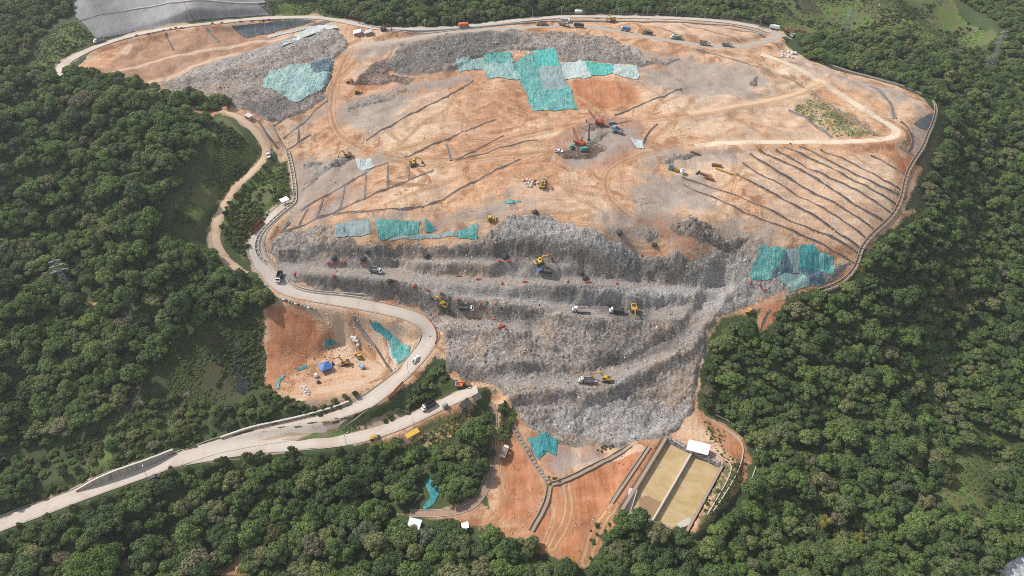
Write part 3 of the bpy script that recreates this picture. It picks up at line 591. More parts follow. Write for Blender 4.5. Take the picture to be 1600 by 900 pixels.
def crown_mesh(name, mat, *a, **k):
    V, Fq, T = crown_data(*a, **k); faces = [tuple(f) if f[2] != f[3] else tuple(f[:3]) for f in Fq.tolist()]
    me = bpy.data.meshes.new(name); me.from_pydata(V.tolist(), [], faces); me.materials.append(mat)
    x = me.attributes.new("tone", 'FLOAT', 'POINT'); x.data.foreach_set("value", T.astype(np.float32)); return me
def limb(V, Fc, p, q, r0, r1, n=6):
    p = np.array(p, float); q = np.array(q, float); d = q - p; d /= np.linalg.norm(d); u = np.cross(d, [.3, .5, .81]); u /= np.linalg.norm(u); w = np.cross(d, u); b = len(V)
    for c, rr in ((p, r0), (q, r1)):
        for k in range(n): a = 2 * math.pi * k / n; V.append(tuple(c + rr * (u * math.cos(a) + w * math.sin(a))))
    for k in range(n): Fc.append((b + k, b + (k + 1) % n, b + n + (k + 1) % n, b + n + k))
    Fc.append(tuple(range(b + n, b + 2 * n)))
def trunk_mesh(name, seed, h):
    r = random.Random(seed); V = []; Fc = []
    limb(V, Fc, (0, 0, -.15), (.03, .02, h * .5), .085, .06, 8); limb(V, Fc, (.03, .02, h * .5), (0, .03, h * .95), .06, .03)
    for k in range(4):
        a = k * 1.6 + r.random(); z = h * (.4 + .1 * k); limb(V, Fc, (.02, .02, z), (.5 * math.cos(a), .5 * math.sin(a), z + .4), .04, .015, 5)
    me = bpy.data.meshes.new(name); me.from_pydata(V, [], Fc); me.materials.append(M_BARK); return me
SPEC = [  # seed, lobes, flat, spread, leaf, nleaf, low
    ((101, 18, .95, .72, .075, 120, .38), 'round'), ((202, 22, .80, .82, .07, 110, .36), 'broad'), ((303, 16, 1.35, .60, .08, 120, .40), 'tall'), ((404, 24, .70, .88, .065, 110, .36), 'spreading'),
    ((505, 14, 1.0, .72, .09, 80, .34), 'loose'), ((606, 20, .9, .78, .07, 120, .38), 'round'), ((707, 17, 1.5, .62, .075, 110, .45), 'tall'), ((808, 24, .72, .85, .065, 110, .34), 'broad')]
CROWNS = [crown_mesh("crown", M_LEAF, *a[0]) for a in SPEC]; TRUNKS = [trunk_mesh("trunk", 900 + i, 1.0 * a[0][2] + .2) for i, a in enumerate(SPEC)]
M_BUSH = foliage("bush_foliage", [(0, (.05, .085, .025)), (.3, (.08, .13, .036)), (.55, (.11, .17, .042)), (.75, (.145, .175, .06)), (.9, (.17, .165, .075)), (1, (.16, .13, .08))])
SHRUB = [crown_mesh("shrub_crown", M_BUSH, 910 + i, 6, .62, .62, .15, 70, .15) for i in range(3)]
def zone(s, extra=()):
    p = line(s)[:, :2]; return np.vstack([p, np.array(extra).reshape(-1, 2)]) if len(extra) else p
ZONES = [  # key, world polygon, crown diameter range, density, place in words
    ('left', np.vstack([line("0,700 100,688 150,656 200,640 218,605 250,560 300,520 335,510 380,486 425,472 418,446 385,436 358,430 330,390 300,400 250,372 255,330 262,300 300,250 318,205 325,196 262,166 200,150 130,130 30,124 -40,124")[:, :2], [(-420, 470), (-430, 240)]]), (6.0, 17), 1.0, 'on the dark hillside at the left'),
    ('crest', np.array([(-420, 455), (-315, 457), (-262, 455), (-215, 448), (-188, 447), (-182, 455), (-230, 464), (-300, 476), (-420, 480)]), (6, 12), 1.0, 'on the dark hillside at the left'),
    ('front', zone("-40,838 60,812 130,786 200,760 270,736 330,711 400,704 470,704 560,704 620,690 690,700 745,650 768,645 766,700 762,730 752,762 730,780 650,786 600,800 610,815 645,840 690,822 760,838 805,862 870,886 905,902 905,960 -80,960"), (5.5, 17), 1.0, 'in the wood below the grey road'),
    ('right', np.vstack([line("1345,430 1300,458 1235,474 1200,512 1182,528 1178,512 1150,504 1115,536 1102,590 1098,640 1125,652 1170,680 1192,730 1165,790 1095,850 1075,842 1032,834 985,816 958,832 932,890 915,905 910,960 1640,960 1660,500 1660,250 1640,70 1560,70 1500,80 1430,66 1380,56 1300,52 1245,62 1262,92 1310,103 1355,115 1400,128 1445,150 1480,172 1478,210 1452,270 1445,330 1405,372 1372,388")[:, :2]])[:], (4.6, 14), 1.0, 'on the wooded slope at the right'),
    ('edge', np.array([(215, 150), (470, 150), (470, 560), (300, 560), (330, 480), (290, 360), (250, 260)]), (5, 13), 1.0, 'on the wooded slope at the right'), ('edge', np.array([(-470, 160), (-180, 160), (-180, 205), (-300, 250), (-330, 450), (-470, 480)]), (6, 15), 1.0, 'on the dark hillside at the left'),
    ('ridge', zone("1500,0 1530,18 1575,52 1600,70 1660,60 1660,-20 1500,-20"), (5, 8), .9, 'beyond the grassy ridge at the upper right'),
    ('top', zone("505,16 515,24 600,40 660,41 720,37 800,28 880,21 960,22 1060,24 1120,27 1165,32 1200,40 1205,20 1190,0 1190,-40 440,-40 440,-5 505,0"), (5, 12), 1.0, 'in the wood behind the top road'),
    ('nook', zone("-60,118 0,112 38,98 46,80 58,58 84,36 108,22 108,0 108,-40 -80,-40"), (6, 9.5), 1.0, 'on the slope at the upper left corner'),
    ('island', zone("580,672 640,622 690,570 700,590 690,604 650,640 600,664"), (4.0, 7.0), 1.0, 'between the two bends of the grey road'),
    ('verge', zone("420,632 470,652 540,640 590,616 606,600 600,595 560,615 500,636 445,622"), (2.6, 5), .8, 'on the bank above the main road'),
    ('toe', zone("790,625 800,640 802,665 790,690 780,690 778,640"), (3, 5.5), .9, 'beside the brown track'),
    ('bank', zone("300,625 360,640 415,610 440,625 480,655 400,672 330,688 270,712 130,762 60,785 0,806 -30,800 0,720 100,700 200,650 240,610"), (3.0, 7.5), .42, 'on the open bank above the road'),
    ('slope', zone("410,262 448,252 452,300 440,318 398,358 385,400 345,375 348,330 372,298"), (1.8, 3.6), .10, 'on the bushy strip between the dirt roads'),
]
CLEAR = [line(s)[:, :2] for s in ("1476,704 1560,698 1560,745 1550,815 1500,815 1466,790", "345,905 350,888 385,862 398,870 380,905", "104,470 140,460 166,470 166,482 120,488", "618,800 680,800 672,838 630,838", "725,835 755,830 770,845 735,850", "250,560 330,500 410,485 418,600 330,630 270,625", "586,742 600,740 602,768 586,770", "655,752 684,750 690,775 670,800 655,795", "625,795 690,785 690,800 625,808", "640,690 690,655 745,628 745,640 690,690 650,705",
    "1478,655 1530,660 1600,690 1600,705 1530,690", "1565,880 1600,860 1640,850 1640,930 1560,930")]
CLEAR.append(np.array([(-195, 452), (-255, 470), (-255, 520), (-195, 520)])); LIMW = [ROADS[k] for k in ROADS]
def inside(x, y, p): return sdist(x, y, p, 3.0) > 0
TREES = []; cell = {}
def try_add(x, y, d, key, k, f=.36):
    ci, cj = int(x // 6), int(y // 6)
    for a in (-1, 0, 1, -2, 2):
        for b in (-1, 0, 1, -2, 2):
            for (px, py, pd) in cell.get((ci + a, cj + b), ()):
                if (px - x) ** 2 + (py - y) ** 2 < ((d + pd) * f) ** 2: return False
    cell.setdefault((ci, cj), []).append((x, y, d)); TREES.append((x, y, d, key, k)); return True
# single trees of a look of their own first: u, v of the foot, crown diameter, mesh recipe, material, name, label
SPECIAL = [(166, 898, 19, (7, 20, .85, .84, .06, 240, .4), M_LEAFB, "large bright green domed tree at the lower left, broadest crown in the wood"),
    (275, 868, 11, (8, 13, .8, .8, .09, 130, .5), M_LEAFO, "olive brown round tree among dark green ones below the grey road"), (1285, 822, 8, (9, 8, 1.05, .6, .12, 110, .5), M_LEAFY, "yellow flowering tree on the right slope, the larger of the two"),
    (1342, 846, 6.5, (10, 8, .9, .7, .12, 100, .5), M_LEAFY, "small yellow flowering tree on the lower right slope"), (1405, 770, 9, (11, 10, .95, .7, .11, 120, .5), M_LEAFG, "silvery green tree beside the dark gap on the right slope"),
    (1440, 772, 9, (12, 10, 1.1, .6, .1, 150, .5), M_LEAFB, "bright green tree left of the grassy clearing"), (1475, 752, 8, (13, 11, .9, .75, .09, 150, .5), M_LEAFO, "rounded olive tree standing on the edge of the grassy clearing"),
    (276, 803, 7.5, (14, 10, 1.0, .68, .1, 150, .5), M_LEAFB, "small bright green tree below the middle of the grey road"), (470, 778, 8.5, (15, 11, 1.1, .62, .1, 150, .5), M_LEAFB, "bright green tree in the wood, upper of two close together"),
    (486, 795, 7, (24, 11, 1.1, .62, .1, 150, .5), M_LEAFB, "bright green tree in the wood, lower of two close together"), (430, 850, 13, (16, 14, .85, .8, .08, 150, .5), M_LEAFO, "broad brownish round tree in the wood at the bottom"), (575, 845, 12, (17, 12, 1.0, .7, .13, 110, .5), M_LEAFG, "pale green large leaved tree left of the small white roof"),
    (672, 850, 11, (18, 12, .95, .72, .13, 110, .5), M_LEAFG, "pale green large leaved tree just below the small white roof"), (1424, 575, 8, (19, 12, .95, .7, .1, 150, .5), M_LEAFB, "vivid light green tree high on the right slope"), (1518, 660, 8, (20, 11, 1.0, .7, .1, 150, .5), M_LEAFB, "light green tree above the bare limb on the right slope"),
    (1496, 660, 6.5, (21, 10, .9, .7, .12, 120, .5), M_LEAFG, "silvery small tree left of the light green tree on the right slope"), (148, 375, 11, (22, 12, .85, .78, .09, 150, .5), M_LEAFB, "light green crown on the dark left hillside"), (260, 520, 9, (23, 11, 1.0, .66, .1, 150, .5), M_LEAFB, "light green tree in the lower left hillside wood"),
    (35, 368, 10, (25, 12, .85, .78, .09, 150, .5), M_LEAFB, "light green crown on the left hillside near the picture edge"), (1112, 598, 6, (26, 10, .9, .7, .13, 100, .5), M_LEAFG, "pale blossoming tree beside the grey refuse slope"), (1150, 625, 6.5, (27, 10, .85, .75, .13, 100, .5), M_LEAFG, "pale feathery tree below the blossoming one beside the refuse"),
    (355, 642, 5.5, (28, 9, 1.0, .7, .12, 110, .3), M_LEAFG, "pale round bush alone on the brownish grass bank"), (355, 668, 4.5, (29, 8, 1.0, .7, .13, 100, .3), M_LEAFG, "small pale bush beside the upper edge of the grey road")]
SPT = []
for (u, v, d, rec, mat, lab) in SPECIAL:
    p = g1(u, v); SPT.append((p, d, rec, mat, lab)); cell.setdefault((int(p.x // 6), int(p.y // 6)), []).append((p.x, p.y, d))
for key, poly, (d0, d1), dens, words in ZONES:
    x0, y0 = poly.min(0); x1, y1 = poly.max(0); n = int((x1 - x0) * (y1 - y0) / (d0 * d1 * .16) * 1.6)
    X = RNG.uniform(x0, x1, n); Y = RNG.uniform(y0, y1, n); ok = inside(X, Y, poly)
    if key == 'front': ok &= Y > 150
    ok &= RNG.uniform(0, 1, n) < dens
    for c in CLEAR: ok &= ~inside(X, Y, c)
    rd = np.full(n, 99.0)
    for rk in ROADS: p, w = ROADS[rk]; q = dist_line(X, Y, p, 22)[0] - w / 2; rd = np.minimum(rd, q if rk in ('main', 'lower') else q + (6 if rk != 'rim' else 4))
    ok &= rd > 1
    big = RNG.beta(1.1, 2.2, n)
    clump = .5 + .9 * fbm(X, Y, 40, 91, 2)
    for i in np.nonzero(ok)[0]:
        d = min((rd[i] - .6) / .72, d0 + (d1 - d0) * float(np.clip(.8 * big[i] + .35 * clump[i], 0, 1)))
        if d < 2.4: continue
        try_add(float(X[i]), float(Y[i]), d, key, int(RNG.integers(0, 8)), .255 if dens > .85 else .46)
TA = np.array([(t[0], t[1], t[2]) for t in TREES]); TZ = H(TA[:, 0], TA[:, 1])
dep = TA[:, 1] * math.cos(PITCH) + (CAMZ - TZ) * math.sin(PITCH)
US = 800 + TA[:, 0] / dep * FPX; VS = 450 - (TA[:, 1] * math.sin(PITCH) - (CAMZ - TZ - TA[:, 2] * .7) * math.cos(PITCH)) / dep * FPX
vis = (US > 0) & (US < 1600) & (VS > 0) & (VS < 896)
# a thing of its own: the trees that show largest (outline near another's shows less, so rank by size over distance)
rank = np.where(vis, TA[:, 2] / dep, 0); own = set(np.argsort(-rank)[:276].tolist())
WORDS = {z[0]: z[4] for z in ZONES}
SHAPE = {'round': 'round crowned', 'broad': 'broad crowned', 'tall': 'tall narrow', 'spreading': 'wide spreading', 'loose': 'loose leafy'}
PROTO = {}
def make_tree(x, y, z, d, rot, crown_me, trunk_me, label, group=None, hz=1.0):
    e = empty("broadleaf_tree", (x, y, z - .1), rot); s = d / 2; e.scale = (s, s, s * hz); tag(e, label, "tree", group)
    c = bpy.data.objects.new("crown", crown_me); COL.objects.link(c); c.parent = e
    k = bpy.data.objects.new("trunk", trunk_me); COL.objects.link(k); k.parent = e
    return e, c
for p, d, rec, mat, lab in SPT:
    make_tree(p.x, p.y, p.z, d, 0, crown_mesh("crown", mat, *rec), TRUNKS[rec[0] % 8], lab)
rest = []
for i, (x, y, d, key, k) in enumerate(TREES):
    hz = float(RNG.uniform(.75, 1.25)) if d > 5.5 else float(RNG.uniform(.7, 1.05))
    if i in own:
        g = f"{SHAPE[SPEC[k][1]]} trees {WORDS[key]}"
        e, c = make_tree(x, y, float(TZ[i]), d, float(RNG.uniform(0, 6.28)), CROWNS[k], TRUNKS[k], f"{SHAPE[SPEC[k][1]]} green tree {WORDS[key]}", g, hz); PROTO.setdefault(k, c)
    else: rest.append((x, y, float(TZ[i]), d / 2, k, hz))
# far and smaller trees as one wood
def scatter_obj(name, pts, protos, label=None):
    """points (x, y, z, scale, kind, height) carrying copies of the given crown objects"""
    a = np.array(pts); me = bpy.data.meshes.new(name); me.from_pydata(a[:, :3].tolist(), [], []); o = bpy.data.objects.new(name, me); COL.objects.link(o)
    fattr(o, "sxy", a[:, 3]); fattr(o, "sz", a[:, 3] * a[:, 5]); fattr(o, "rot", RNG.uniform(0, 6.28, len(a)))
    x = me.attributes.new("kind_index", 'INT', 'POINT'); x.data.foreach_set("value", a[:, 4].astype(np.int32))
    ng = bpy.data.node_groups.new(name, 'GeometryNodeTree'); ng.interface.new_socket("Geometry", in_out='INPUT', socket_type='NodeSocketGeometry'); ng.interface.new_socket("Geometry", in_out='OUTPUT', socket_type='NodeSocketGeometry')
    N = ng.nodes.new; L = ng.links.new; gi = N("NodeGroupInput"); go = N("NodeGroupOutput"); ip = N("GeometryNodeInstanceOnPoints")
    j = N("GeometryNodeJoinGeometry")
    for q in reversed(protos):
        oi = N("GeometryNodeObjectInfo"); oi.inputs["Object"].default_value = q; oi.inputs["As Instance"].default_value = True; oi.transform_space = 'ORIGINAL'
        L(oi.outputs["Geometry"], j.inputs[0])
    def na(nm, ty='FLOAT'):
        q = N("GeometryNodeInputNamedAttribute"); q.data_type = ty; q.inputs[0].default_value = nm; return [s for s in q.outputs if s.enabled][0]
    cb = N("ShaderNodeCombineXYZ"); s = na("sxy"); L(s, cb.inputs[0]); L(s, cb.inputs[1]); L(na("sz"), cb.inputs[2])
    cr = N("ShaderNodeCombineXYZ"); L(na("rot"), cr.inputs[2])
    L(gi.outputs[0], ip.inputs["Points"]); L(j.outputs[0], ip.inputs["Instance"]); ip.inputs["Pick Instance"].default_value = True
    L(na("kind_index", 'INT'), ip.inputs["Instance Index"]); L(cr.outputs[0], ip.inputs["Rotation"]); L(cb.outputs[0], ip.inputs["Scale"]); L(ip.outputs[0], go.inputs[0])
    md = o.modifiers.new(name, 'NODES'); md.node_group = ng; tag(o, label, kind='stuff'); return o
protos = [PROTO[k] for k in sorted(PROTO)]; kmap = {k: i for i, k in enumerate(sorted(PROTO))}
scatter_obj("forest", [(x, y, z - .25 * s, s, kmap.get(k, 0), h) for x, y, z, s, k, h in rest], protos)
# undergrowth: bushes along the wood's edge, on the banks and under the trees
sh0 = []
for i in range(3):
    q = bpy.data.objects.new("shrub", SHRUB[i]); COL.objects.link(q); p = g1(*[(385, 640), (402, 655), (318, 668)][i]); q.location = p; q.scale = (2.0, 2.0, 1.8)
    tag(q, ["low green shrub on the brownish bank right of the pale round bush", "low green shrub on the bank nearest the upper road edge", "low green shrub on the bank left of the pale bushes"][i], "shrub", "shrubs on the brownish bank"); sh0.append(q)
US_ = [("under", [z for z in ZONES if z[0] in ('left', 'front', 'right', 'top', 'nook', 'ridge', 'crest')], 3.4, (1.6, 3.2), .5), ("bank", [z for z in ZONES if z[0] in ('bank', 'verge', 'toe', 'island')], 2.2, (.9, 2.3), .75)]
up = []
for nm_, zs, sp, (a0, a1), dn in US_:
    for z in zs:
        x0, y0 = z[1].min(0); x1, y1 = z[1].max(0); n = int((x1 - x0) * (y1 - y0) / sp ** 2); X = RNG.uniform(x0, x1, n); Y = RNG.uniform(y0, y1, n)
        ok = inside(X, Y, z[1]) & (RNG.uniform(0, 1, n) < dn) & (Y > 150)
        for c in CLEAR[:-1]: ok &= ~inside(X, Y, c)
        for p, w in LIMW: ok &= dist_line(X, Y, p, 10)[0] > w / 2 + .8
        ok &= (fbm(X, Y, 25, 7, 3) > -.15) | (nm_ == "under")
        for x, y, zz in zip(X[ok], Y[ok], H(X[ok], Y[ok])): up.append((x, y, zz - .2, float(RNG.uniform(a0, a1)), int(RNG.integers(0, 3)), float(RNG.uniform(.7, 1.2))))
for s, n, a0, a1 in (("1372,2 1470,2 1500,24 1556,54 1520,66 1470,50 1430,50 1380,40", 220, .8, 2), ("1188,-20 1370,-20 1380,52 1300,54 1245,62 1205,44", 420, .7, 2.4), ("410,262 448,252 452,300 440,318 398,358 385,400 345,375 348,330 372,298", 420, .6, 1.8), ("1372,-10 1470,-10 1560,54 1530,74 1430,68 1376,56", 260, .7, 2.2), ("260,560 330,500 410,488 414,600 330,630", 420, .5, 1.7), ("350,548 398,540 412,600 372,622 352,600", 110, .6, 1.7), ("270,350 275,325 330,270 345,190 405,245 350,300 330,345", 420, .8, 2.2), ("1380,50 1240,62 1262,92 1330,104 1440,150 1470,170 1465,220 1430,300 1420,330 1395,365 1360,395 1355,430 1400,390 1460,330 1490,200 1450,120 1400,70", 900, .7, 1.8), ("1255,150 1275,148 1370,212 1300,214 1240,175", 60, .3, .7),
    ("645,690 700,655 745,632 745,645 700,690 660,705", 50, .5, 1.2), ("1240,170 1200,520 1190,524 1186,510", 1, .5, 1), ("1110,760 1180,700 1192,730 1165,790 1100,845 1090,830", 90, .5, 1.6), ("1480,700 1600,690 1600,760 1550,780 1535,780 1552,715", 260, .8, 2.4), ("1500,790 1600,780 1600,850 1540,850", 200, .9, 2.4), ("60,100 80,64 130,36 146,58 108,84 90,104", 120, .6, 1.6), ("415,600 440,622 480,640 540,628 500,650 440,650 400,640", 150, .7, 1.6), ("925,800 960,815 950,860 915,890", 20, .5, 1.2), ("930,702 960,690 962,700 940,706", 16, .5, 1), ("855,745 880,745 880,757 858,757", 12, .5, 1.0)):
    poly = line(s)[:, :2]; x0, y0 = poly.min(0); x1, y1 = poly.max(0); X = RNG.uniform(x0, x1, n * 4); Y = RNG.uniform(y0, y1, n * 4); ok = np.nonzero(inside(X, Y, poly))[0][:n]
    ok = [i for i in ok if fbm(X[i:i + 1], Y[i:i + 1], 16, 13, 2)[0] > (-.02 if a1 > 1.2 else -9)]
    for i in ok: up.append((X[i], Y[i], float(H(X[i], Y[i])) - .15, float(RNG.uniform(a0, a1)), int(RNG.integers(0, 3)), float(RNG.uniform(.6, 1.1))))
tuft = []
for s, n in (("1185,-20 1370,-20 1470,-10 1500,22 1562,54 1530,76 1430,70 1380,60 1300,56 1245,64 1205,44", 6000), ("270,350 275,325 330,270 345,190 408,245 350,300 330,345", 2600), ("410,262 448,252 452,300 440,318 398,358 385,400 345,375 348,330 372,298", 2200), ("255,562 330,500 412,486 414,600 330,632 262,622", 3200), ("1474,698 1560,690 1560,740 1548,800 1500,800 1466,775", 900), ("50,84 64,58 90,42 120,34 148,60 110,84 92,106 50,102", 1200), ("400,6 430,2 505,6 510,24 430,26", 700), ("425,688 500,672 560,653 577,656 570,672 540,680 470,688", 700), ("640,690 700,655 745,632 745,645 700,690 660,705", 400), ("1400,280 1440,240 1480,190 1475,240 1440,330 1400,372 1372,388", 900), ("1095,655 1130,670 1165,700 1165,735 1130,800 1100,830 1140,740", 500), ("120,742 215,640 290,620 320,650 270,700 130,756", 1500)):
    poly = line(s)[:, :2]; x0, y0 = poly.min(0); x1, y1 = poly.max(0); X = RNG.uniform(x0, x1, n * 3); Y = RNG.uniform(y0, y1, n * 3); ok = np.nonzero(inside(X, Y, poly) & (fbm(X, Y, 22, 15, 3) + RNG.uniform(-.25, .25, n * 3) > -.05))[0][:n]; zz = H(X[ok], Y[ok])
    for q_, i in enumerate(ok): tuft.append((X[i], Y[i], float(zz[q_]) - .06, float(RNG.uniform(.25, .85)), int(RNG.integers(0, 3)), float(RNG.uniform(.35, .8))))
scatter_obj("undergrowth", up, sh0); M_TUFT = foliage("tall_grass_blades", [(0, (.10, .16, .04)), (.5, (.15, .22, .055)), (.8, (.20, .23, .08)), (1, (.22, .19, .09))])
tp_ = bpy.data.objects.new("grass_clump", crown_mesh("grass_clump", M_TUFT, 951, 6, .62, .62, .17, 50, .15)); COL.objects.link(tp_); tp_.location = g1(392, 330); tp_.scale = (1.2, 1.2, .9); tag(tp_, kind='stuff')
ta = np.array(tuft); keep = np.ones(len(ta), bool)
for p, w in LIMW: keep &= dist_line(ta[:, 0], ta[:, 1], p, 12)[0] > w / 2 + .6
ta[:, 4] = 0; scatter_obj("tall_grass", ta[keep], [tp_])
print("trees", len(TREES), "rest", len(rest), "under", len(up))

# ------------------------------------------------------------------ mesh builder for made things
class MB:
    def __init__(s): s.v = []; s.f = []
    def box(s, c, d, rz=0, tx=1.0, ty=1.0, ry=0):
        """box centred at c, size d; top face scaled by tx, ty; turned rz about z (ry about y first)"""
        b = len(s.v); hx, hy, hz = d[0] / 2, d[1] / 2, d[2] / 2
        for z, kx, ky in ((-hz, 1, 1), (hz, tx, ty)):
            for x, y in ((-hx, -hy), (hx, -hy), (hx, hy), (-hx, hy)):
                X, Y, ZZ = x * kx, y * ky, z
                X, ZZ = X * math.cos(ry) + ZZ * math.sin(ry), -X * math.sin(ry) + ZZ * math.cos(ry)
                X, Y = X * math.cos(rz) - Y * math.sin(rz), X * math.sin(rz) + Y * math.cos(rz)
                s.v.append((c[0] + X, c[1] + Y, c[2] + ZZ))
        s.f += [tuple(b + i for i in q) for q in ((3, 2, 1, 0), (4, 5, 6, 7), (0, 1, 5, 4), (1, 2, 6, 5), (2, 3, 7, 6), (3, 0, 4, 7))]; return s
    def prism(s, prof, y0, y1, flip=False):
        """x-z outline carried from y0 to y1"""
        b = len(s.v); n = len(prof); s.v += [(x, y0, z) for x, z in prof] + [(x, y1, z) for x, z in prof]
        s.f.append(tuple(range(b + n - 1, b - 1, -1)) if flip else tuple(range(b, b + n))); s.f.append(tuple(range(b + n, b + 2 * n)) if flip else tuple(range(b + 2 * n - 1, b + n - 1, -1)))
        for i in range(n): j = (i + 1) % n; s.f.append((b + i, b + n + i, b + n + j, b + j) if not flip else (b + i, b + j, b + n + j, b + n + i))
        return s
    def cyl(s, p, q, r, n=12, r2=None, caps=True):
        r2 = r if r2 is None else r2; p = np.array(p, float); q = np.array(q, float); d = q - p; d /= np.linalg.norm(d); u = np.cross(d, [.31, .52, .79]); u /= np.linalg.norm(u); w = np.cross(d, u); b = len(s.v)
        for c, rr in ((p, r), (q, r2)):
            for k in range(n): a = 2 * math.pi * k / n; s.v.append(tuple(c + rr * (u * math.cos(a) + w * math.sin(a))))
        for k in range(n): s.f.append((b + k, b + (k + 1) % n, b + n + (k + 1) % n, b + n + k))
        if caps: s.f += [tuple(range(b + n - 1, b - 1, -1)), tuple(range(b + n, b + 2 * n))]
        return s
    def blob(s, c, d, seed=0, amp=.25, n=1):
        v, f = ico(n); r = np.random.default_rng(seed); b = len(s.v); k = 1 + amp * r.standard_normal(len(v))
        s.v += [tuple(np.array(c) + q * kk * np.array(d) / 2) for q, kk in zip(v, k)]; s.f += [tuple(int(b + i) for i in q) for q in f]; return s
    def build(s, name, mat, parent=None, smooth=False): return mesh_obj(name, s.v, s.f, mat, parent, smooth)

C = {}
for nm, c, ro in (("white_paint", (.74, .74, .72), .45), ("yellow_paint", (.62, .38, .035), .5), ("dull_yellow", (.42, .28, .06), .6), ("orange_paint", (.56, .16, .035), .5), ("red_paint", (.45, .07, .04), .5), ("blue_paint", (.05, .15, .42), .45), ("light_blue", (.22, .42, .66), .5), ("dark_steel", (.05, .05, .052), .6), ("rubber", (.022, .022, .022), .85), ("grey_steel", (.26, .26, .26), .55), ("galvanised", (.45, .46, .47), .45),
        ("rust", (.20, .085, .04), .8), ("bright_rust", (.33, .15, .06), .8), ("concrete", (.40, .37, .33), .85), ("pale_concrete", (.55, .50, .44), .85), ("brown_concrete", (.32, .25, .19), .9), ("white_sheet", (.80, .80, .80), .4), ("white_bag", (.62, .61, .58), .8), ("green_paint", (.10, .38, .14), .5), ("teal_paint", (.10, .30, .26), .6), ("safety_orange", (.55, .15, .08), .7), ("safety_red", (.46, .10, .085), .7), ("wood", (.30, .20, .11), .85), ("black_sheet", (.03, .033, .04), .35), ("dark_cloth", (.045, .05, .058), .7), ("ochre_paint", (.50, .29, .05), .6), ("skin", (.35, .2, .13), .7)):
    C[nm] = simple(nm, c, ro, .18, 1.2, dirtk=.12 if nm in ("white_paint", "white_sheet") else .3)
gt = NT("tinted_glass"); gt.b.inputs["Roughness"].default_value = .12; gt.b.inputs["Specular IOR Level"].default_value = .6; C["glass"] = gt.col((.025, .032, .038))

# ------------------------------------------------------------------ nets and sheets draped over the refuse
def net_mat(name, a, b, dusty, amount):
    t = NT(name); w = t.noise(.28, 4, None, .6, 1.2); f = t.noise(1.7, 3); st = t.noise(1.0, 3, t.pos((1.6, .12, .12)), .6)
    c = t.mix(t.step(w, .35, .65), a, b); c = t.mix(t.step(st, .45, .7, 0, .45), c, tuple(min(.8, q * 1.6) for q in b)); c = t.mix(t.m2('MULTIPLY', t.step(t.m2('ADD', t.m2('MULTIPLY', w, .6), t.m2('MULTIPLY', f, .5)), .5, .72), amount), c, dusty)
    c = t.mix(t.step(f, .42, .30, 0, .55), c, tuple(q * .35 for q in a)); t.bump(t.m2('ADD', t.m2('MULTIPLY', st, 1.6), f), .65, .6); t.b.inputs["Roughness"].default_value = .7
    return t.col(c)
NETM = {'teal': net_mat("teal_net", (.055, .24, .225), (.11, .35, .32), (.38, .42, .39), .5), 'bright': net_mat("bright_teal_net", (.05, .32, .28), (.10, .42, .37), (.38, .46, .42), .15), 'deep': net_mat("deep_teal_net", (.025, .18, .19), (.05, .28, .285), (.22, .30, .29), .3), 'pale': net_mat("pale_teal_net", (.15, .31, .29), (.29, .43, .40), (.42, .43, .41), .65),
        'grey': net_mat("greyed_net", (.19, .26, .26), (.27, .35, .345), (.34, .33, .32), .6), 'white': net_mat("whitish_net", (.32, .43, .40), (.45, .53, .50), (.46, .46, .43), .6), 'slate': net_mat("slate_blue_sheet", (.055, .10, .13), (.10, .16, .19), (.24, .26, .26), .3), 'dark': net_mat("dark_sheet", (.035, .045, .052), (.09, .105, .115), (.22, .22, .22), .3), 'night': net_mat("blue_black_sheet", (.010, .015, .021), (.022, .032, .042), (.05, .06, .06), .1), 'ice': net_mat("pale_blue_sheet", (.36, .42, .41), (.48, .54, .53), (.5, .47, .43), .4)}
def net(label, s, mat, seed, lift=.9, amp=.45, fold=(1, 0), res=.6):
    poly = rough_poly(line(s), 1.0, .7, seed)
    def zf(x, y, sd):
        fx = x * fold[0] + y * fold[1]
        return S(x, y) + (.25 + .12 * lift) + sstep(0, 1.2, sd) * amp * (np.abs(fbm(fx * 2.2, y * .5, 3.2, seed, 3)) * 1.6 + fbm(x, y, 7, seed + 5, 2)) + RNG.normal(0, .03, x.shape)
    xs, ys, ss, F, zz = patch(poly, res, zf, .1)
    o = mesh_obj("ground_net", np.c_[xs, ys, zz], F, NETM[mat], smooth=True); tag(o, label, "net", "nets and sheets laid over the refuse"); return o
K = "in the cross of nets"
net(f"pale teal net at the left end of the top row {K}", "713,96 757,91 760,110 716,112", 'pale', 1)
net(f"small teal net with wrinkled lower edge, uppermost left {K}", "754,87 790,80 799,83 804,98 757,99", 'teal', 2)
net(f"teal net between the pale left end and the centre {K}", "755,98 803,96 806,107 815,125 758,122", 'pale', 3)
net(f"vivid green net at the very top centre {K}", "832,79 862,77 868,86 876,103 838,105", 'bright', 4, 1.3)
net(f"slanting teal net left of the top centre {K}", "799,102 831,82 838,104 844,104 849,144 821,145 811,123", 'teal', 5)
net(f"faded grey green net in the middle column {K}", "840,104 876,101 889,137 846,145", 'grey', 6)
net(f"teal net with grey holes at the foot of the column {K}", "820,141 889,134 904,171 834,175", 'teal', 7)
net(f"whitish grey net right of the centre {K}", "872,98 915,96 924,120 880,124", 'white', 8)
net(f"bright teal net towards the right arm {K}", "911,97 960,101 961,115 922,119", 'bright', 9)
net(f"near white net at the right tip {K}", "956,102 995,103 1001,117 996,125 960,117", 'white', 10)
net("large crumpled pale teal net on the upper left refuse slope", "411,140 420,116 450,106 484,102 492,116 516,116 514,132 504,144 462,164 438,150", 'pale', 11)
net("dark grey sheet at the top corner of the upper left net", "486,102 516,93 518,114 494,115", 'slate', 12)
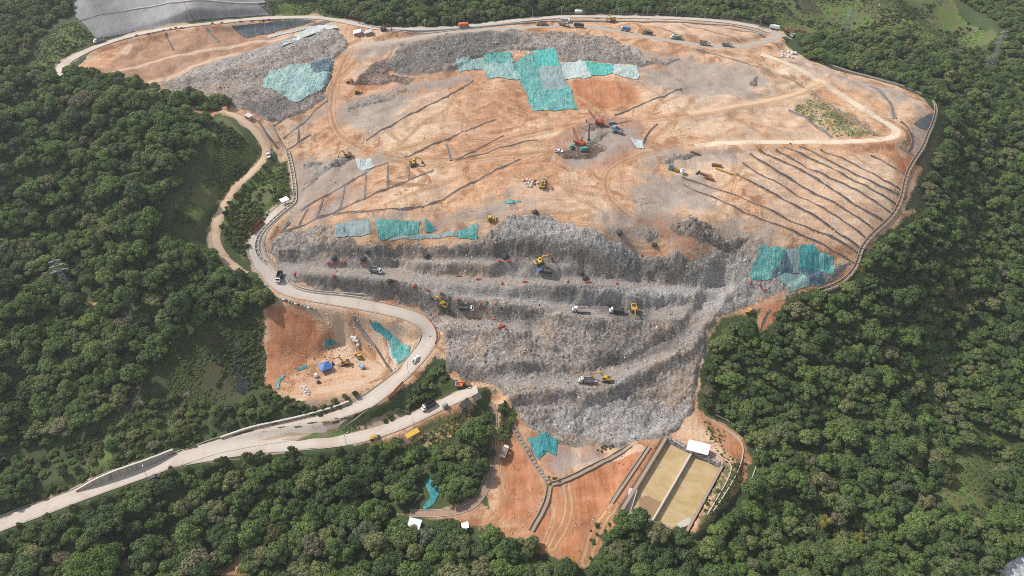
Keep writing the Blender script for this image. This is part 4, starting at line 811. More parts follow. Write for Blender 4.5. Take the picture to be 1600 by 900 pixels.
net("frayed grey teal net at the left end of the lower row of nets", "524,349 574,343 577,366 528,375", 'grey', 13)
net("long teal net in the lower row, largest of the row", "586,344 628,346 657,345 656,368 625,369 601,375 592,372", 'teal', 14)
net("small dark teal net torn into a point in the lower row", "664,342 671,345 683,360 664,364", 'deep', 15)
net("narrow grey green strip of net in the lower row", "605,375 660,366 712,362 716,371 660,373 620,377", 'grey', 16, .7)
net("square teal net at the right end of the lower row", "713,362 748,345 747,374 716,376", 'teal', 17)
SB = "of the steep right bank"
net(f"tall triangular teal net covering the left {SB}", "1190,380 1202,387 1232,392 1216,414 1204,434 1170,435", 'teal', 18, 1.2, .8)
net(f"dark blue green hanging sheet beside the triangular net {SB}", "1228,390 1240,429 1212,433 1203,436 1216,412", 'slate', 19, 1.1, .7)
net(f"pale grey sheet strip hanging between dark sheets {SB}", "1229,388 1250,388 1252,427 1236,429", 'grey', 20, 1.5, .6)
net(f"dark teal hanging net on the middle {SB}", "1245,391 1252,385 1269,383 1282,398 1282,425 1248,427", 'deep', 21, 1.1, .8)
net(f"green teal hanging net at the right {SB}", "1277,399 1303,402 1304,435 1282,431", 'teal', 22, 1.1, .8)
net(f"light teal crumpled net lying at the foot {SB}", "1208,434 1252,425 1266,442 1248,451 1236,457 1222,446", 'pale', 23)
net(f"slate sheet pieces lying at the foot {SB}", "1252,425 1281,423 1288,436 1290,450 1268,446", 'slate', 24)
net("long narrow teal net heaped along the inside of the hairpin bend", "574,497 590,502 606,512 614,524 606,534 596,524 584,512", 'deep', 25, 1.0, .9)
net("broad light teal net at the inside of the hairpin bend", "606,535 615,525 628,538 641,541 638,556 624,569 614,556", 'teal', 26)
net("grey sheet beside the broad light teal net in the hairpin", "604,536 613,556 622,570 616,572 604,556", 'ice', 27, .5)
net("dark teal crumpled net on red soil left of the drainage basin", "822,681 836,683 852,679 870,691 867,712 853,704 848,710 840,719 832,704", 'deep', 28, .8, .8)
net("small dark green net heap at the corner of the red platform", "508,541 512,531 521,531 531,538 518,538 512,545", 'deep', 29, .9, .6, res=.4)
net("green net strip at the lower left edge of the platform", "431,606 434,592 444,584 448,587 440,594 437,606", 'teal', 30, .5, .3, res=.4)
net("short green net strip on the bank left of the blue tent", "462,575 478,569 480,573 466,579", 'deep', 31, .4, .3, res=.4)
net("small dull teal net on the soil at the top of the grey slope", "788,316 800,313 814,315 804,319 792,319", 'teal', 32, .4, .3, res=.4)
net("pale icy sheet on grey refuse at the left", "556,250 580,247 584,260 566,267 558,262", 'ice', 33, .4)
net("pale bluish sheet on the dark heap right of the crane", "985,214 1005,219 1006,232 994,230", 'ice', 34, .4)
net("blue tarpaulin among the trees left of the small white roof", "586,742 600,738 604,760 596,782 584,784 580,765", 'night', 35, .8)
net("turquoise tarpaulin hanging between trees above the small white roof", "660,748 678,750 686,768 676,786 664,796 662,790 672,776", 'deep', 36, .8)
net("bluish black sheet on the brownish bank by the dark hillside wood", "358,562 366,548 380,552 386,545 394,562 388,580 394,598 380,618 368,610 372,590 360,582", 'night', 37, .5)
# ------------------------------------------------------------------ lined slopes
def lined(name, label, s, c1, c2, seam, lift=.25, seams=None, cat="lined slope"):
    t = NT(label[:20].replace(" ", "_")); n = t.noise(.09, 4); st = t.noise(1, 4, t.pos((.9, .08, .08)), .6); q = t.m2('ADD', t.m2('MULTIPLY', n, .6), t.m2('MULTIPLY', st, .4))
    c = t.mix(t.step(q, .35, .65), c1, c2); br = t.m2('FRACT', t.m2('MULTIPLY', t.attr("along"), 1 / 7.0)); c = t.mix(t.step(t.m2('ABSOLUTE', t.m2('SUBTRACT', br, .5)), .455, .5, 0, .7), c, seam)
    t.b.inputs["Roughness"].default_value = .55; t.bump(st, .3, .4); t.col(c)
    poly = line(s)[:, :2]
    xs, ys, ss, F, zz = patch(poly, 1.5, lambda x, y, d: H(x, y) + lift + .12 * fbm(x, y, 5, 3))
    o = mesh_obj(name, np.c_[xs, ys, zz], F, t.m, smooth=True); d = poly[1] - poly[0]; d = d / np.hypot(*d); fattr(o, "along", xs * d[0] + ys * d[1]); tag(o, label, cat); return o
sl1 = lined("lined_slope", "great grey sheet covered slope above the road at the upper left", "152,61 210,49 270,38 340,30 400,25 428,23 418,8 408,-4 300,-12 150,-14 112,0 118,26", (.135, .137, .14), (.225, .222, .217), (.25, .245, .24))
def seam_line(s, par, w=.8, mat="pale_concrete", h=.5):
    p = resample(line(s), 3); m = MB()
    for a, b in zip(p[:-1], p[1:]):
        a = a.copy(); b = b.copy(); a[2] = H(a[0], a[1]) + h; b[2] = H(b[0], b[1]) + h; m.cyl(a, b, w / 2, 6)
    return m.build("seam_berm", C[mat], par)
seam_line("124,33 165,22 205,14 250,8 290,5 350,4 415,4", sl1, 1.2); seam_line("286,5 293,18 302,34", sl1, .8, "grey_steel"); seam_line("240,0 246,9", sl1, .7, "grey_steel")
lined("black_liner", "bluish black plastic liner with seams on the cutting below the top road", "362,41 400,37 440,33 480,31 492,33 460,43 420,53 385,60 372,52", (.035, .045, .06), (.075, .09, .11), (.2, .2, .2), cat="liner")
lined("black_liner", "thin dark liner wedge right of the seamed black liner", "486,41 505,33 520,34 500,42 470,48 430,58 424,57", (.06, .06, .07), (.12, .12, .13), (.2, .2, .2), cat="liner")
lined("pale_liner", "pale greenish sheet lying below the black liner", "416,57 470,44 484,40 486,43 440,55 420,60", (.33, .36, .33), (.45, .47, .44), (.3, .3, .3), lift=.35, cat="liner")
lined("black_liner", "blue grey liner basin inside the bend of the concrete channel at the far right", "1427,194 1440,185 1454,178 1462,178 1456,192 1449,204 1436,200", (.075, .08, .095), (.14, .145, .155), (.05, .05, .05), cat="liner")
lined("green_sheeting", "dusty white green sheet on the crest of the upper left refuse", "484,44 500,42 524,42 530,47 510,50 490,56 470,64 450,72 440,76 448,66", (.36, .40, .37), (.50, .52, .49), (.4, .4, .4), lift=1.6, cat="sheet")

# ------------------------------------------------------------------ dark drains across the soil cover
DT = NT("dark_drain_lining"); dn = DT.noise(.9, 4); DT.b.inputs["Roughness"].default_value = .6; DT.bump(dn, .5, .3); DT.col(DT.ramp(dn, [(.3, (.035, .033, .038)), (.55, (.10, .09, .095)), (.75, (.26, .23, .21))]))
DG = NT("grey_drain_lining"); dn = DG.noise(.9, 4); DG.bump(dn, .5, .3); DG.col(DG.ramp(dn, [(.3, (.09, .09, .10)), (.55, (.19, .185, .19)), (.75, (.33, .30, .28))]))
DRAINB = simple("drain_spoil", (.30, .19, .115), .95, .25)
def drain(label, s, w=1.3, grey=False, group="dark drains laid across the soil cover"):
    p = resample(line(s), 1.6); d = np.gradient(p[:, :2], axis=0); d /= np.hypot(*d.T)[:, None] + 1e-9; nr = np.c_[-d[:, 1], d[:, 0]]
    w *= .66; wob = 1 + .9 * fbm(p[:, 0], p[:, 1], 5, 8, 3); V = []
    for c, dz in ((-1.7, -.12), (-1.0, .30), (-.45, .34), (.0, .18), (.45, .34), (1.0, .30), (1.7, -.12)):
        xy = p[:, :2] + nr * (c * w / 2 * wob)[:, None]; V.append(np.c_[xy, H(xy[:, 0], xy[:, 1]) + dz * wob])
    V = np.stack(V, 1); n, m = V.shape[:2]; ix = np.arange(n * m).reshape(n, m)
    F = np.stack([ix[:-1, :-1], ix[1:, :-1], ix[1:, 1:], ix[:-1, 1:]], -1).reshape(-1, 4)[:, ::-1]
    o = mesh_obj("drain", V.reshape(-1, 3), F, DG.m if grey else DT.m, smooth=True)
    o.data.materials.append(DRAINB)
    mi = np.zeros((n - 1, m - 1), np.int32); mi[:, 0] = 1; mi[:, -1] = 1; o.data.polygons.foreach_set("material_index", mi.ravel())
    tag(o, label, "drain", group); return o
FAN = ["1360,243 1387,257 1415,275", "1282,234 1310,245 1350,265 1385,285 1410,299", "1248,229 1290,248 1330,270 1370,290 1408,308", "1225,229 1260,245 1310,268 1350,290 1404,324", "1212,234 1240,250 1280,270 1320,288 1360,312 1398,338", "1186,234 1215,249 1245,262 1280,282 1320,310 1350,330 1385,349",
    "1172,240 1200,260 1240,282 1290,312 1340,340 1368,362", "1160,255 1200,280 1250,308 1300,335 1352,372", "1150,272 1200,300 1260,330 1300,358 1345,390"]
ORD = ["first", "second", "third", "fourth", "fifth", "sixth", "seventh", "eighth", "ninth"]
for o_, s in zip(ORD, FAN): drain(f"{o_} drain from the top in the slanting fan at the right", s, 1.5 if o_ in ("first", "second", "eighth") else 1.9)
drain("long dark drain from the white tank down to the concrete channel at the right", "1066,277 1122,297 1200,329 1285,364 1325,385 1341,397", 1.5)
drain("lowest long drain of the right side, just above the steep green nets", "1068,289 1122,312 1165,335 1200,347 1270,375 1307,395 1339,415", 1.4)
drain("faint drain nearest the haul road on the far plateau", "1065,37 1105,48 1155,66", 1.2, True); drain("faint drain on the far plateau behind the moving trucks", "1020,41 1040,47 1056,54", 1.0, True); drain("faint drain at the right end of the far plateau", "1110,39 1150,48 1195,59", 1.1, True)
drain("long grey drain curving below the line of trucks", "1087,77 1115,84 1150,95 1200,111 1225,120 1256,137", 1.4, True)
drain("short thick dark drain right of the cross of nets", "960,180 995,167 1040,150 1065,139", 1.7); drain("thin dark drain just right of the red crane", "940,200 987,189", 1.1); drain("short upright drain right of the crane", "1027,194 1012,207 1005,224", 1.0)
drain("drain along the lower left edge of the greenish field", "1232,172 1252,180 1275,197 1300,215", 2.2, True); drain("drain along the upper edge of the greenish field", "1267,142 1312,175 1340,193 1370,212", 1.8, True)
drain("wide dark bent drain inside the right dirt road bend", "1360,135 1380,147 1392,162 1398,186", 3.0, True); drain("dark drain from the road bend down to the channel", "1407,190 1420,202 1428,222 1420,237", 2.2); drain("grey short drain joining the channel below the road bend", "1406,231 1418,238 1432,246", 1.8, True)
drain("long straight drain left of the cross of nets", "572,220 615,195 655,172 700,152 740,126", 1.4); drain("dark drain ending near the stem of the cross of nets", "632,246 677,225 720,207 775,187", 1.4); drain("short thin drain under the cross of nets", "712,251 760,226 787,212", 1.0); drain("thin drain leading towards the crane", "712,251 760,240 800,227 840,219", 1.0)
drain("longest dark drain curving along the top of the lower nets", "520,335 595,330 650,325 672,320 695,310 735,287 800,255 813,249", 1.6)
drain("long lower drain of the left ladder of drains", "442,364 480,350 515,335 580,307 640,281 677,266", 1.6); drain("long upper drain of the left ladder of drains", "470,330 507,307 550,282 575,267 607,254", 1.4)
for o_, s in zip(("farthest right", "second from the right", "third from the right", "fourth from the right", "fifth from the right", "sixth from the right", "leftmost"), ("637,260 639,281", "606,257 606,296", "572,271 570,312", "539,292 531,327", "505,311 495,341", "480,327 467,351", "452,347 439,365")):
    drain(f"cross drain of the left ladder, {o_}", s, 1.5, True)
drain("short upright cross drain amid the tan soil left of centre", "697,225 705,251", 1.6, True); drain("upper slanting drain near the left concrete channel", "442,216 465,200 492,172 512,157", 1.3, True); drain("short upright drain near the left concrete channel", "466,200 467,212 465,224", 1.3, True); drain("lower slanting drain near the left concrete channel", "448,234 466,223 485,211", 1.5)
drain("bent pale drain at the foot of the upper left refuse", "428,198 433,211 440,223 449,236", 1.4, True); drain("dark wet ditch by the dirt road below the upper left refuse", "404,190 412,202 420,215 434,232", 2.0); drain("thin drain rising to the pale net at the upper left", "428,198 440,189 475,162", 1.0)
drain("dark drain down the middle of the red platform bank", "551,494 560,510 574,528 586,541", 2.2, True); drain("thin lower drain on the platform bank ending at the bushes", "586,541 596,556 604,570 612,580", 1.2); drain("dark step drain across the red slope below the top road", "259,53 265,66 271,78", 2.0); drain("pale stepped drain on the red slope below the top road", "322,44 332,55 342,66", 2.2, True)
HS = "hillside drains in the left wood"
drain("dark stepped drain running down through the left hillside wood", "226,566 219,600 208,630 196,652 184,680", 2.2, False, HS); drain("dark drain branching right across the brownish bank", "212,629 240,628 270,621 296,614", 1.7, True, HS); drain("dark drain branching left towards the hillside wood", "212,630 180,636 150,648 120,662", 1.6, False, HS)
drain("curved dark drain through the wood at the right edge of the fan", "1352,392 1372,390 1392,378 1412,368 1432,346", 1.6, False, HS); drain("dark drain in the wood at the lower edge of the orange patch", "1183,560 1186,530 1192,500 1203,484", 1.8, False, HS); drain("short dark drain under the black sheet by the branch road", "715,661 720,648 728,636", 1.8, False, HS)

# ------------------------------------------------------------------ concrete channels, walls and kerbs
def offset_line(p, o):
    d = np.gradient(p[:, :2], axis=0); d /= np.hypot(*d.T)[:, None] + 1e-9; q = p.copy(); q[:, :2] += np.c_[-d[:, 1], d[:, 0]] * o; return q
def wall_strip(p, w, h0, h1, base=None):
    """solid wall along a line: from h0 to h1 above the ground"""
    m = MB(); a = offset_line(p, w / 2); b = offset_line(p, -w / 2); n = len(p)
    z0 = H(p[:, 0], p[:, 1]) if base is None else base
    for q in (a, b):
        m.v += [(x, y, z + h0) for (x, y), z in zip(q[:, :2], z0)] + [(x, y, z + h1) for (x, y), z in zip(q[:, :2], z0)]
    A0, A1, B0, B1 = 0, n, 2 * n, 3 * n
    for i in range(n - 1):
        m.f += [(A0 + i, A0 + i + 1, A1 + i + 1, A1 + i)[::-1], (B0 + i, B0 + i + 1, B1 + i + 1, B1 + i), (A1 + i, A1 + i + 1, B1 + i + 1, B1 + i)[::-1]]
    m.f += [(A0, A1, B1, B0)[::-1], (A0 + n - 1, A1 + n - 1, B1 + n - 1, B0 + n - 1)]
    return m
def channel(label, s, w=2.2, strut=3.2, mat="pale_concrete", hh=.9):
    p = resample(line(s), 2.0); e = empty("drainage_channel", tuple(p[len(p) // 2])); inv = -Vector(e.location)
    tag(e, label, "channel", "concrete drainage channels")
    def add(m, nm, mt):
        o = m.build(nm, C[mt], e); o.location = inv; return o
    for sgn in (-1, 1): add(wall_strip(offset_line(p, sgn * w / 2), .35, -.6, hh), "side_wall", mat)
    add(wall_strip(p, w - .4, -.5, .22), "bed", "brown_concrete")
    if strut:
        q = resample(p, strut); d = np.gradient(q[:, :2], axis=0)
        for (x, y, z), dd in list(zip(q, d))[1:-1][:95]:
            add(MB().box((x, y, float(H(x, y)) + hh - .12), (.3, w - .4, .25), math.atan2(dd[1], dd[0])), "strut", mat)
    return e
channel("long concrete channel with cross struts round the right edge of the site", "1452,150 1463,170 1460,186 1455,200 1448,214 1444,228 1430,248 1418,268 1412,290 1408,312 1396,336 1378,354 1358,372 1345,390 1342,404 1334,424 1310,446 1280,456", 1.9, 3.6, "brown_concrete", .75)
channel("narrow stone channel along the wooded edge at the upper right", "1252,66 1268,80 1285,96 1310,106 1350,118 1400,132 1430,142 1448,152", 1.6, 0, "concrete", .6)
channel("strutted concrete channel beside the left service road", "449,236 455,258 459,280 462,305 458,320 444,330 425,347 406,366 400,384 404,402 418,412", 2.0, 2.6)
channel("deep brown channel below the parked silver truck by the pond yard", "797,655 803,672 814,690 828,712 842,735 857,757", 2.2, 2.4, "brown_concrete")
channel("brown channel leg leading down to the lower left corner of the red yard", "858,760 855,780 846,802 836,818 830,830", 2.2, 0, "brown_concrete")
channel("dark brown channel along the toe of the grey refuse slope", "862,757 890,748 930,728 960,712 985,696", 2.4, 0, "brown_concrete")
channel("brown channel with a pale pipe edge along the left side of the settling pond", "1014,698 998,722 980,748 962,775 955,786", 1.8, 0, "brown_concrete", .7)
channel("brown channel with pale rim along the inside of the hairpin", "448,436 455,446 475,454 500,458 530,460 560,463 580,466", 1.6, 0)
M_CONC = NT("retaining_concrete"); cn = M_CONC.noise(.35, 4); cs = M_CONC.noise(1, 3, M_CONC.pos((1.1, 1.1, .08)), .6); cj = M_CONC.m2('FRACT', M_CONC.m2('MULTIPLY', M_CONC.attr("along"), .25))
cc = M_CONC.mix(cn, (.36, .31, .245), (.48, .42, .345)); cc = M_CONC.mix(M_CONC.step(cs, .48, .68, 0, .6), cc, (.16, .13, .105)); cc = M_CONC.mix(M_CONC.step(M_CONC.m2('ABSOLUTE', M_CONC.m2('SUBTRACT', cj, .5)), .46, .5, 0, .7), cc, (.10, .085, .07)); M_CONC.col(cc)
def retaining(label, s, hs, cap=True):
    p = resample(line(s), 2.0); n = len(p); h = np.interp(np.linspace(0, 1, n), np.linspace(0, 1, len(hs)), hs); e = empty("retaining_wall", tuple(p[n // 2])); tag(e, label, "retaining wall"); inv = -Vector(e.location)
    z0 = H(p[:, 0], p[:, 1]); m = wall_strip(p, .7, -1.0, 0, z0); m.v = [(x, y, z + (h[i % n] if (i // n) % 2 else 0)) for i, (x, y, z) in enumerate(m.v)]
    o = m.build("wall", M_CONC.m, e); o.location = inv; d = np.r_[0, np.cumsum(np.hypot(*np.diff(p[:, :2], axis=0).T))]; fattr(o, "along", np.tile(d, 4))
    if cap:
        m = wall_strip(p, 1.0, 0, .3, z0 + h); o = m.build("coping", C["pale_concrete"], e); o.location = inv
    return e
retaining("tall stained concrete retaining wall on the uphill side of the lower road", "119,768 150,757 180,746 215,734 245,721 272,707", [.8, 3.4, 4.3, 4.3, 3.5, 2.2])
retaining("long low concrete wall under the bank between platform and main road", "345,685 395,669 440,660 490,648 520,640 546,630", [.8, 1.2, 1.3, 1.2, 1.6, 1.4])
def kerbs(key, sides, h=.35, mat="concrete", off=.1):
    p, w = ROADS[key]
    for sgn in sides:
        q = resample(offset_line(p, sgn * (w / 2 + off)), 3.0); o = wall_strip(q, .3, -.3, h).build("kerb", C[mat]); tag(o, kind='structure')
kerbs('main', (-1, 1)); kerbs('lower', (-1, )); kerbs('rim', (-1,), .5); kerbs('track', (-1, 1), .3, "concrete")
for s in ("560,37 620,49 680,48 740,43 800,37 860,33 920,32 1000,34 1080,36 1140,40 1180,48 1195,58",): 
    o = wall_strip(resample(line(s), 3.0), 1.2, -.3, .55).build("kerb", C["grey_steel"]); tag(o, kind='structure')
for s in ("1118,648 1150,664 1174,684 1186,708 1180,735 1168,762", "1103,652 1132,670 1160,690 1162,712 1150,745 1128,780 1112,802", "1098,700 1128,715 1144,726 1140,745 1120,780 1105,805"):
    o = wall_strip(resample(line(s), 2.0), .35, -.3, .5).build("kerb", C["pale_concrete"]); tag(o, kind='structure')

# ------------------------------------------------------------------ settling ponds
pond = empty("settling_pond", tuple((PA + PD) / 2)); tag(pond, "twin walled settling pond of muddy yellow water at the foot of the refuse slope", "settling pond"); inv = -Vector(pond.location)
def seg_wall(a, b, w, z0, z1, nm, mat, par=pond, e0=0.0, e1=0.0):
    a = np.array(a, float); b = np.array(b, float); d = b - a; L = np.hypot(d[0], d[1]); d = d / L; a = a - d * e0; b = b + d * e1; c = (a + b) / 2
    o = MB().box((c[0], c[1], (z0 + z1) / 2), (L + e0 + e1, w, z1 - z0), math.atan2(d[1], d[0])).build(nm, mat, par); o.location = inv; return o
PM = C["brown_concrete"]; zt = 22.6
seg_wall(PA, PD, 1.5, 16, zt + .25, "long_wall", C["brown_concrete"], e0=.8, e1=.8); seg_wall(PB, PC, 1.3, 16, zt, "long_wall", C["brown_concrete"], e0=.8, e1=.8); seg_wall(PD, PC, 1.3, 16, zt - .3, "end_wall", PM)
gab = NT("gabion_stones"); gv = gab.vor(1.6); gs = gab.new("ShaderNodeSeparateColor"); gab.l.new(gv, gs.inputs[0]); gab.col(gab.ramp(gs.outputs[0], [(.1, (.10, .09, .085)), (.5, (.26, .24, .23)), (.9, (.46, .44, .42))])); gab.bump(gs.outputs[0], .8, .5)
seg_wall(PA, PB, 1.7, 16, zt + .5, "gabion_wall", gab.m)
MT = PA * .52 + PB * .48; MB_ = PD * .52 + PC * .48
seg_wall(MT, MB_, .8, 16, zt, "divider_wall", C["pale_concrete"], e0=-.9, e1=-.7)
wt = NT("muddy_water"); wt.b.inputs["Roughness"].default_value = .16; wt.b.inputs["Specular IOR Level"].default_value = .35; w1 = wt.noise(.06, 4, None, .55, 3.5); w2 = wt.noise(1.2, 2)
wt.col(wt.mix(wt.step(w1, .3, .7), (.39, .275, .125), (.475, .36, .20))); wt.bump(w2, .02, .05)
wm = [tuple(q) for q in (PA, PB, PC, PD)]; o = mesh_obj("water", [(x, y, PZ + 1.2) for x, y, z in wm], [(3, 2, 1, 0)], wt.m); tag(o, kind='structure')
if o.data.polygons[0].normal.z < 0: o.data.flip_normals()
def lerp2(s, t): return (PA * (1 - s) + PB * s) * (1 - t) + (PD * (1 - s) + PC * s) * t
scum = NT("floating_scum"); sn = scum.noise(2.0, 4); scum.col(scum.mix(sn, (.16, .085, .05), (.40, .27, .15)))
pl = rough_poly(np.array([lerp2(.12, .76), lerp2(.20, .70), lerp2(.46, .72), lerp2(.465, .93), lerp2(.42, .97), lerp2(.25, .93), lerp2(.2, .85)]), .5, .8, 3)
xs, ys, ss, F, zz = patch(pl, .5, lambda x, y, d: PZ + 1.2 + .03 + .1 * np.minimum(1, d)); o = mesh_obj("floating_scum", np.c_[xs, ys, zz], F, scum.m, smooth=True); tag(o, "brown scum floating in the lower corner of the left pond basin", "scum", kind='stuff')
for (s0, t0, s1, t1, wd) in ((-.02, .72, .06, .98, 4.0), (.86, .96, .97, .78, 3.2)):
    a, b = lerp2(s0, t0), lerp2(s1, t1); a[2] = 22.6; b[2] = 20.0; m = MB(); d = (b - a); d /= np.linalg.norm(d); nrm = np.array([-d[1], d[0], 0]) * wd / 2
    m.v = [tuple(a + nrm), tuple(a - nrm), tuple(b - nrm), tuple(b + nrm), tuple(a + nrm - [0, 0, .5]), tuple(a - nrm - [0, 0, .5]), tuple(b - nrm - [0, 0, .5]), tuple(b + nrm - [0, 0, .5])]; m.f = [(0, 1, 2, 3), (7, 6, 5, 4), (0, 4, 5, 1), (1, 5, 6, 2), (2, 6, 7, 3), (3, 7, 4, 0)]
    o = m.build("ramp", C["pale_concrete"], pond); o.location = inv
# river at the lower right corner
rv = NT("white_water"); rn = rv.noise(.5, 5, None, .7, 1.5); rv.b.inputs["Roughness"].default_value = .3; rv.col(rv.ramp(rn, [(.36, (.16, .17, .17)), (.5, (.45, .45, .45)), (.62, (.75, .76, .76))])); rv.bump(rn, .8, .6)
pl = line("1535,905 1562,890 1580,876 1600,862 1625,850 1650,850 1650,960 1540,960")[:, :2]; xs, ys, ss, F, zz = patch(pl, .8, lambda x, y, d: H(x, y) + .3 + .25 * fbm(x, y, 3, 8)); o = mesh_obj("river", np.c_[xs, ys, zz], F, rv.m, smooth=True); tag(o, kind='structure')

# ------------------------------------------------------------------ placing
def pose(e, u, v, u2=None, v2=None, L=6.0, ang=None, lift=0.0):
    """stand thing e on the ground at (u, v), its front towards (u2, v2), tilted with the slope over length L"""
    p = g1(u, v)
    if u2 is not None: q = g1(u2, v2); a = math.atan2(q.y - p.y, q.x - p.x)
    else: a = R(ang or 0)
    f = Vector((math.cos(a), math.sin(a), 0)); l = Vector((-f.y, f.x, 0)); h = lambda w: float(S(p.x + w.x, p.y + w.y))
    road_lift = 0
    for k in ROADS:
        if dist_line(np.array([p.x]), np.array([p.y]), ROADS[k][0], 12)[0][0] < ROADS[k][1] / 2: road_lift = .18
    zf, zb = h(f * L / 2), h(-f * L / 2); zl, zr = h(l * 1.2), h(-l * 1.2)
    X = (f + Vector((0, 0, max(-.35, min(.35, (zf - zb) / L))))).normalized(); Y = (l + Vector((0, 0, max(-.25, min(.25, (zl - zr) / 2.4))))).normalized(); Zv = X.cross(Y).normalized(); Y = Zv.cross(X)
    e.matrix_world = Matrix.Translation(Vector((p.x, p.y, (max(h(f * 0), (zf + zb) / 2) + (zf + zb) / 2) / 2 + road_lift + lift))) @ Matrix((X, Y, Zv)).transposed().to_4x4(); return e
def wheels(e, xs, r, half, wd=.35):
    for x in xs:
        for s in (-1, 1):
            t = MB().cyl((x, s * half, r), (x, s * (half - wd), r), r, 14).build("wheel", C["rubber"], e)
            MB().cyl((x, s * (half + .03), r), (x, s * (half - .1), r), r * .5, 10).build("rim", C["galvanised"], t)
def dump_truck(label, cab, bed, load=None, group="dump trucks"):
    e = empty("dump_truck"); tag(e, label, "truck", group); wheels(e, (2.6, -1.2, -2.5), .55, 1.25)
    MB().box((-.1, 0, .85), (7.6, 1.0, .35)).build("chassis", C["dark_steel"], e)
    c = MB().prism([(2.0, 1.0), (3.95, 1.0), (3.95, 1.75), (3.35, 1.95), (3.0, 2.95), (2.0, 2.95)], -1.2, 1.2).build("cab", C[cab], e)
    MB().prism([(3.32, 2.02), (3.38, 2.02), (3.06, 2.85), (3.0, 2.85)], -1.0, 1.0).build("windscreen", C["glass"], c)
    for s in (-1, 1): MB().box((2.55, s * 1.205, 2.35), (.8, .03, .7)).build("side_window", C["glass"], c)
    MB().box((4.0, 0, .75), (.2, 2.4, .4)).build("bumper", C["grey_steel"], e)
    b = MB(); b.box((-1.3, 0, 1.3), (5.2, 2.5, .25)); b.box((-1.3, 1.2, 2.1), (5.2, .12, 1.5)); b.box((-1.3, -1.2, 2.1), (5.2, .12, 1.5)); b.box((1.28, 0, 2.25), (.12, 2.5, 1.8)); b.box((-3.85, 0, 2.0), (.12, 2.5, 1.3)); b.box((1.7, 0, 3.1), (.9, 2.4, .12))
    for k in range(5):
        for s in (-1, 1): b.box((-3.4 + k * 1.05, s * 1.29, 2.1), (.12, .1, 1.4))
    b = b.build("dump_body", C[bed], e)
    if load:
        m = MB()
        for k in range(4): m.blob((-3.1 + k * 1.15, .1 * (-1) ** k, 2.45), (1.9, 2.1, .9), k + len(label), .12)
        m.build("load", C[load], e)
    for s in (-1, 1): MB().box((3.97, s * .9, 1.3), (.06, .35, .22)).build("headlight", C["white_sheet"], e)
    return e
def excavator(label, col, turn=0.0, reach=1.0, group="excavators", lower=.0):
    e = empty("excavator"); tag(e, label, "excavator", group)
    for s in (-1, 1): MB().prism([(-2.0, .15), (-1.6, 0), (1.6, 0), (2.0, .15), (2.15, .5), (1.8, .9), (-1.8, .9), (-2.15, .5)], s * 1.45 - .3, s * 1.45 + .3).build("track", C["dark_steel"], e)
    MB().box((0, 0, .6), (1.6, 2.4, .5)).build("undercarriage", C["dark_steel"], e)
    h = empty("upper_body", (0, 0, .95), turn); h.parent = e
    MB().box((-.5, 0, .95), (3.9, 2.7, 1.15)).cyl((0, 0, -.15), (0, 0, .4), .8, 16).build("engine_house", C[col], h)
    MB().prism([(-2.45, .45), (-2.1, .3), (-2.1, 1.6), (-2.45, 1.5)], -1.35, 1.35).build("counterweight", C[col], h)
    MB().prism([(.3, .4), (1.75, .4), (1.9, 1.2), (1.55, 2.35), (.3, 2.35)], .35, 1.35).build("cab", C[col], h); MB().prism([(.45, 1.2), (1.86, 1.2), (1.55, 2.2), (.45, 2.2)], .33, 1.38).build("cab_window", C["glass"], h)
    MB().box((-1.2, -.1, 1.62), (1.6, 1.9, .22)).build("hood", C["dark_steel"], h)
    k = reach
    MB().prism([(.9, .9), (1.4, .75), (3.0 * k, 3.7 - lower * .4), (3.4 * k, 3.75 - lower * .4), (5.9 * k, 3.0 - lower), (6.0 * k, 3.5 - lower), (3.3 * k, 4.55 - lower * .4), (2.6 * k, 4.3 - lower * .4)], -.55, -.05).build("boom", C[col], h)
    MB().prism([(5.5 * k, 3.75 - lower), (6.0 * k, 3.9 - lower), (7.4 * k, .6 - lower), (7.1 * k, .4 - lower)], -.48, -.12).build("stick", C[col], h)
    MB().prism([(7.5 * k, .8 - lower), (7.7 * k, -.3 - lower), (7.0 * k, -.9 - lower), (6.2 * k, -.5 - lower), (6.6 * k, -.4 - lower), (7.0 * k, .5 - lower)], -.95, .35).build("bucket", C["dark_steel"], h)
    MB().cyl((1.6, -.3, 1.2), (3.4 * k, -.3, 3.4 - lower * .4), .12, 8).build("ram", C["galvanised"], h)
    return e
def bulldozer(label, col, group="tracked loaders and bulldozers"):
    e = empty("bulldozer"); tag(e, label, "bulldozer", group)
    for s in (-1, 1): MB().prism([(-1.8, .25), (-1.4, 0), (1.4, 0), (1.8, .25), (1.7, .8), (0, 1.05), (-1.7, .9)], s * 1.1 - .28, s * 1.1 + .28).build("track", C["dark_steel"], e)
    MB().prism([(-1.9, .6), (1.7, .6), (1.7, 1.5), (.2, 1.65), (-1.9, 1.5)], -.8, .8).build("body", C[col], e); MB().box((-.7, 0, 2.05), (1.5, 1.5, 1.1), 0, .9, .9).build("cab", C["glass"], e); MB().box((-.7, 0, 2.66), (1.7, 1.7, .12)).build("cab_roof", C[col], e)
    MB().prism([(2.3, .05), (2.6, .05), (2.45, .7), (2.7, 1.35), (2.5, 1.4), (2.2, .7)], -1.75, 1.75).build("blade", C[col], e)
    for s in (-1, 1): MB().box((1.4, s * 1.5, .55), (2.0, .16, .25)).build("push_arm", C[col], e)
    MB().cyl((.7, .3, 1.5), (.7, .3, 2.6), .09, 8).build("exhaust", C["dark_steel"], e); return e
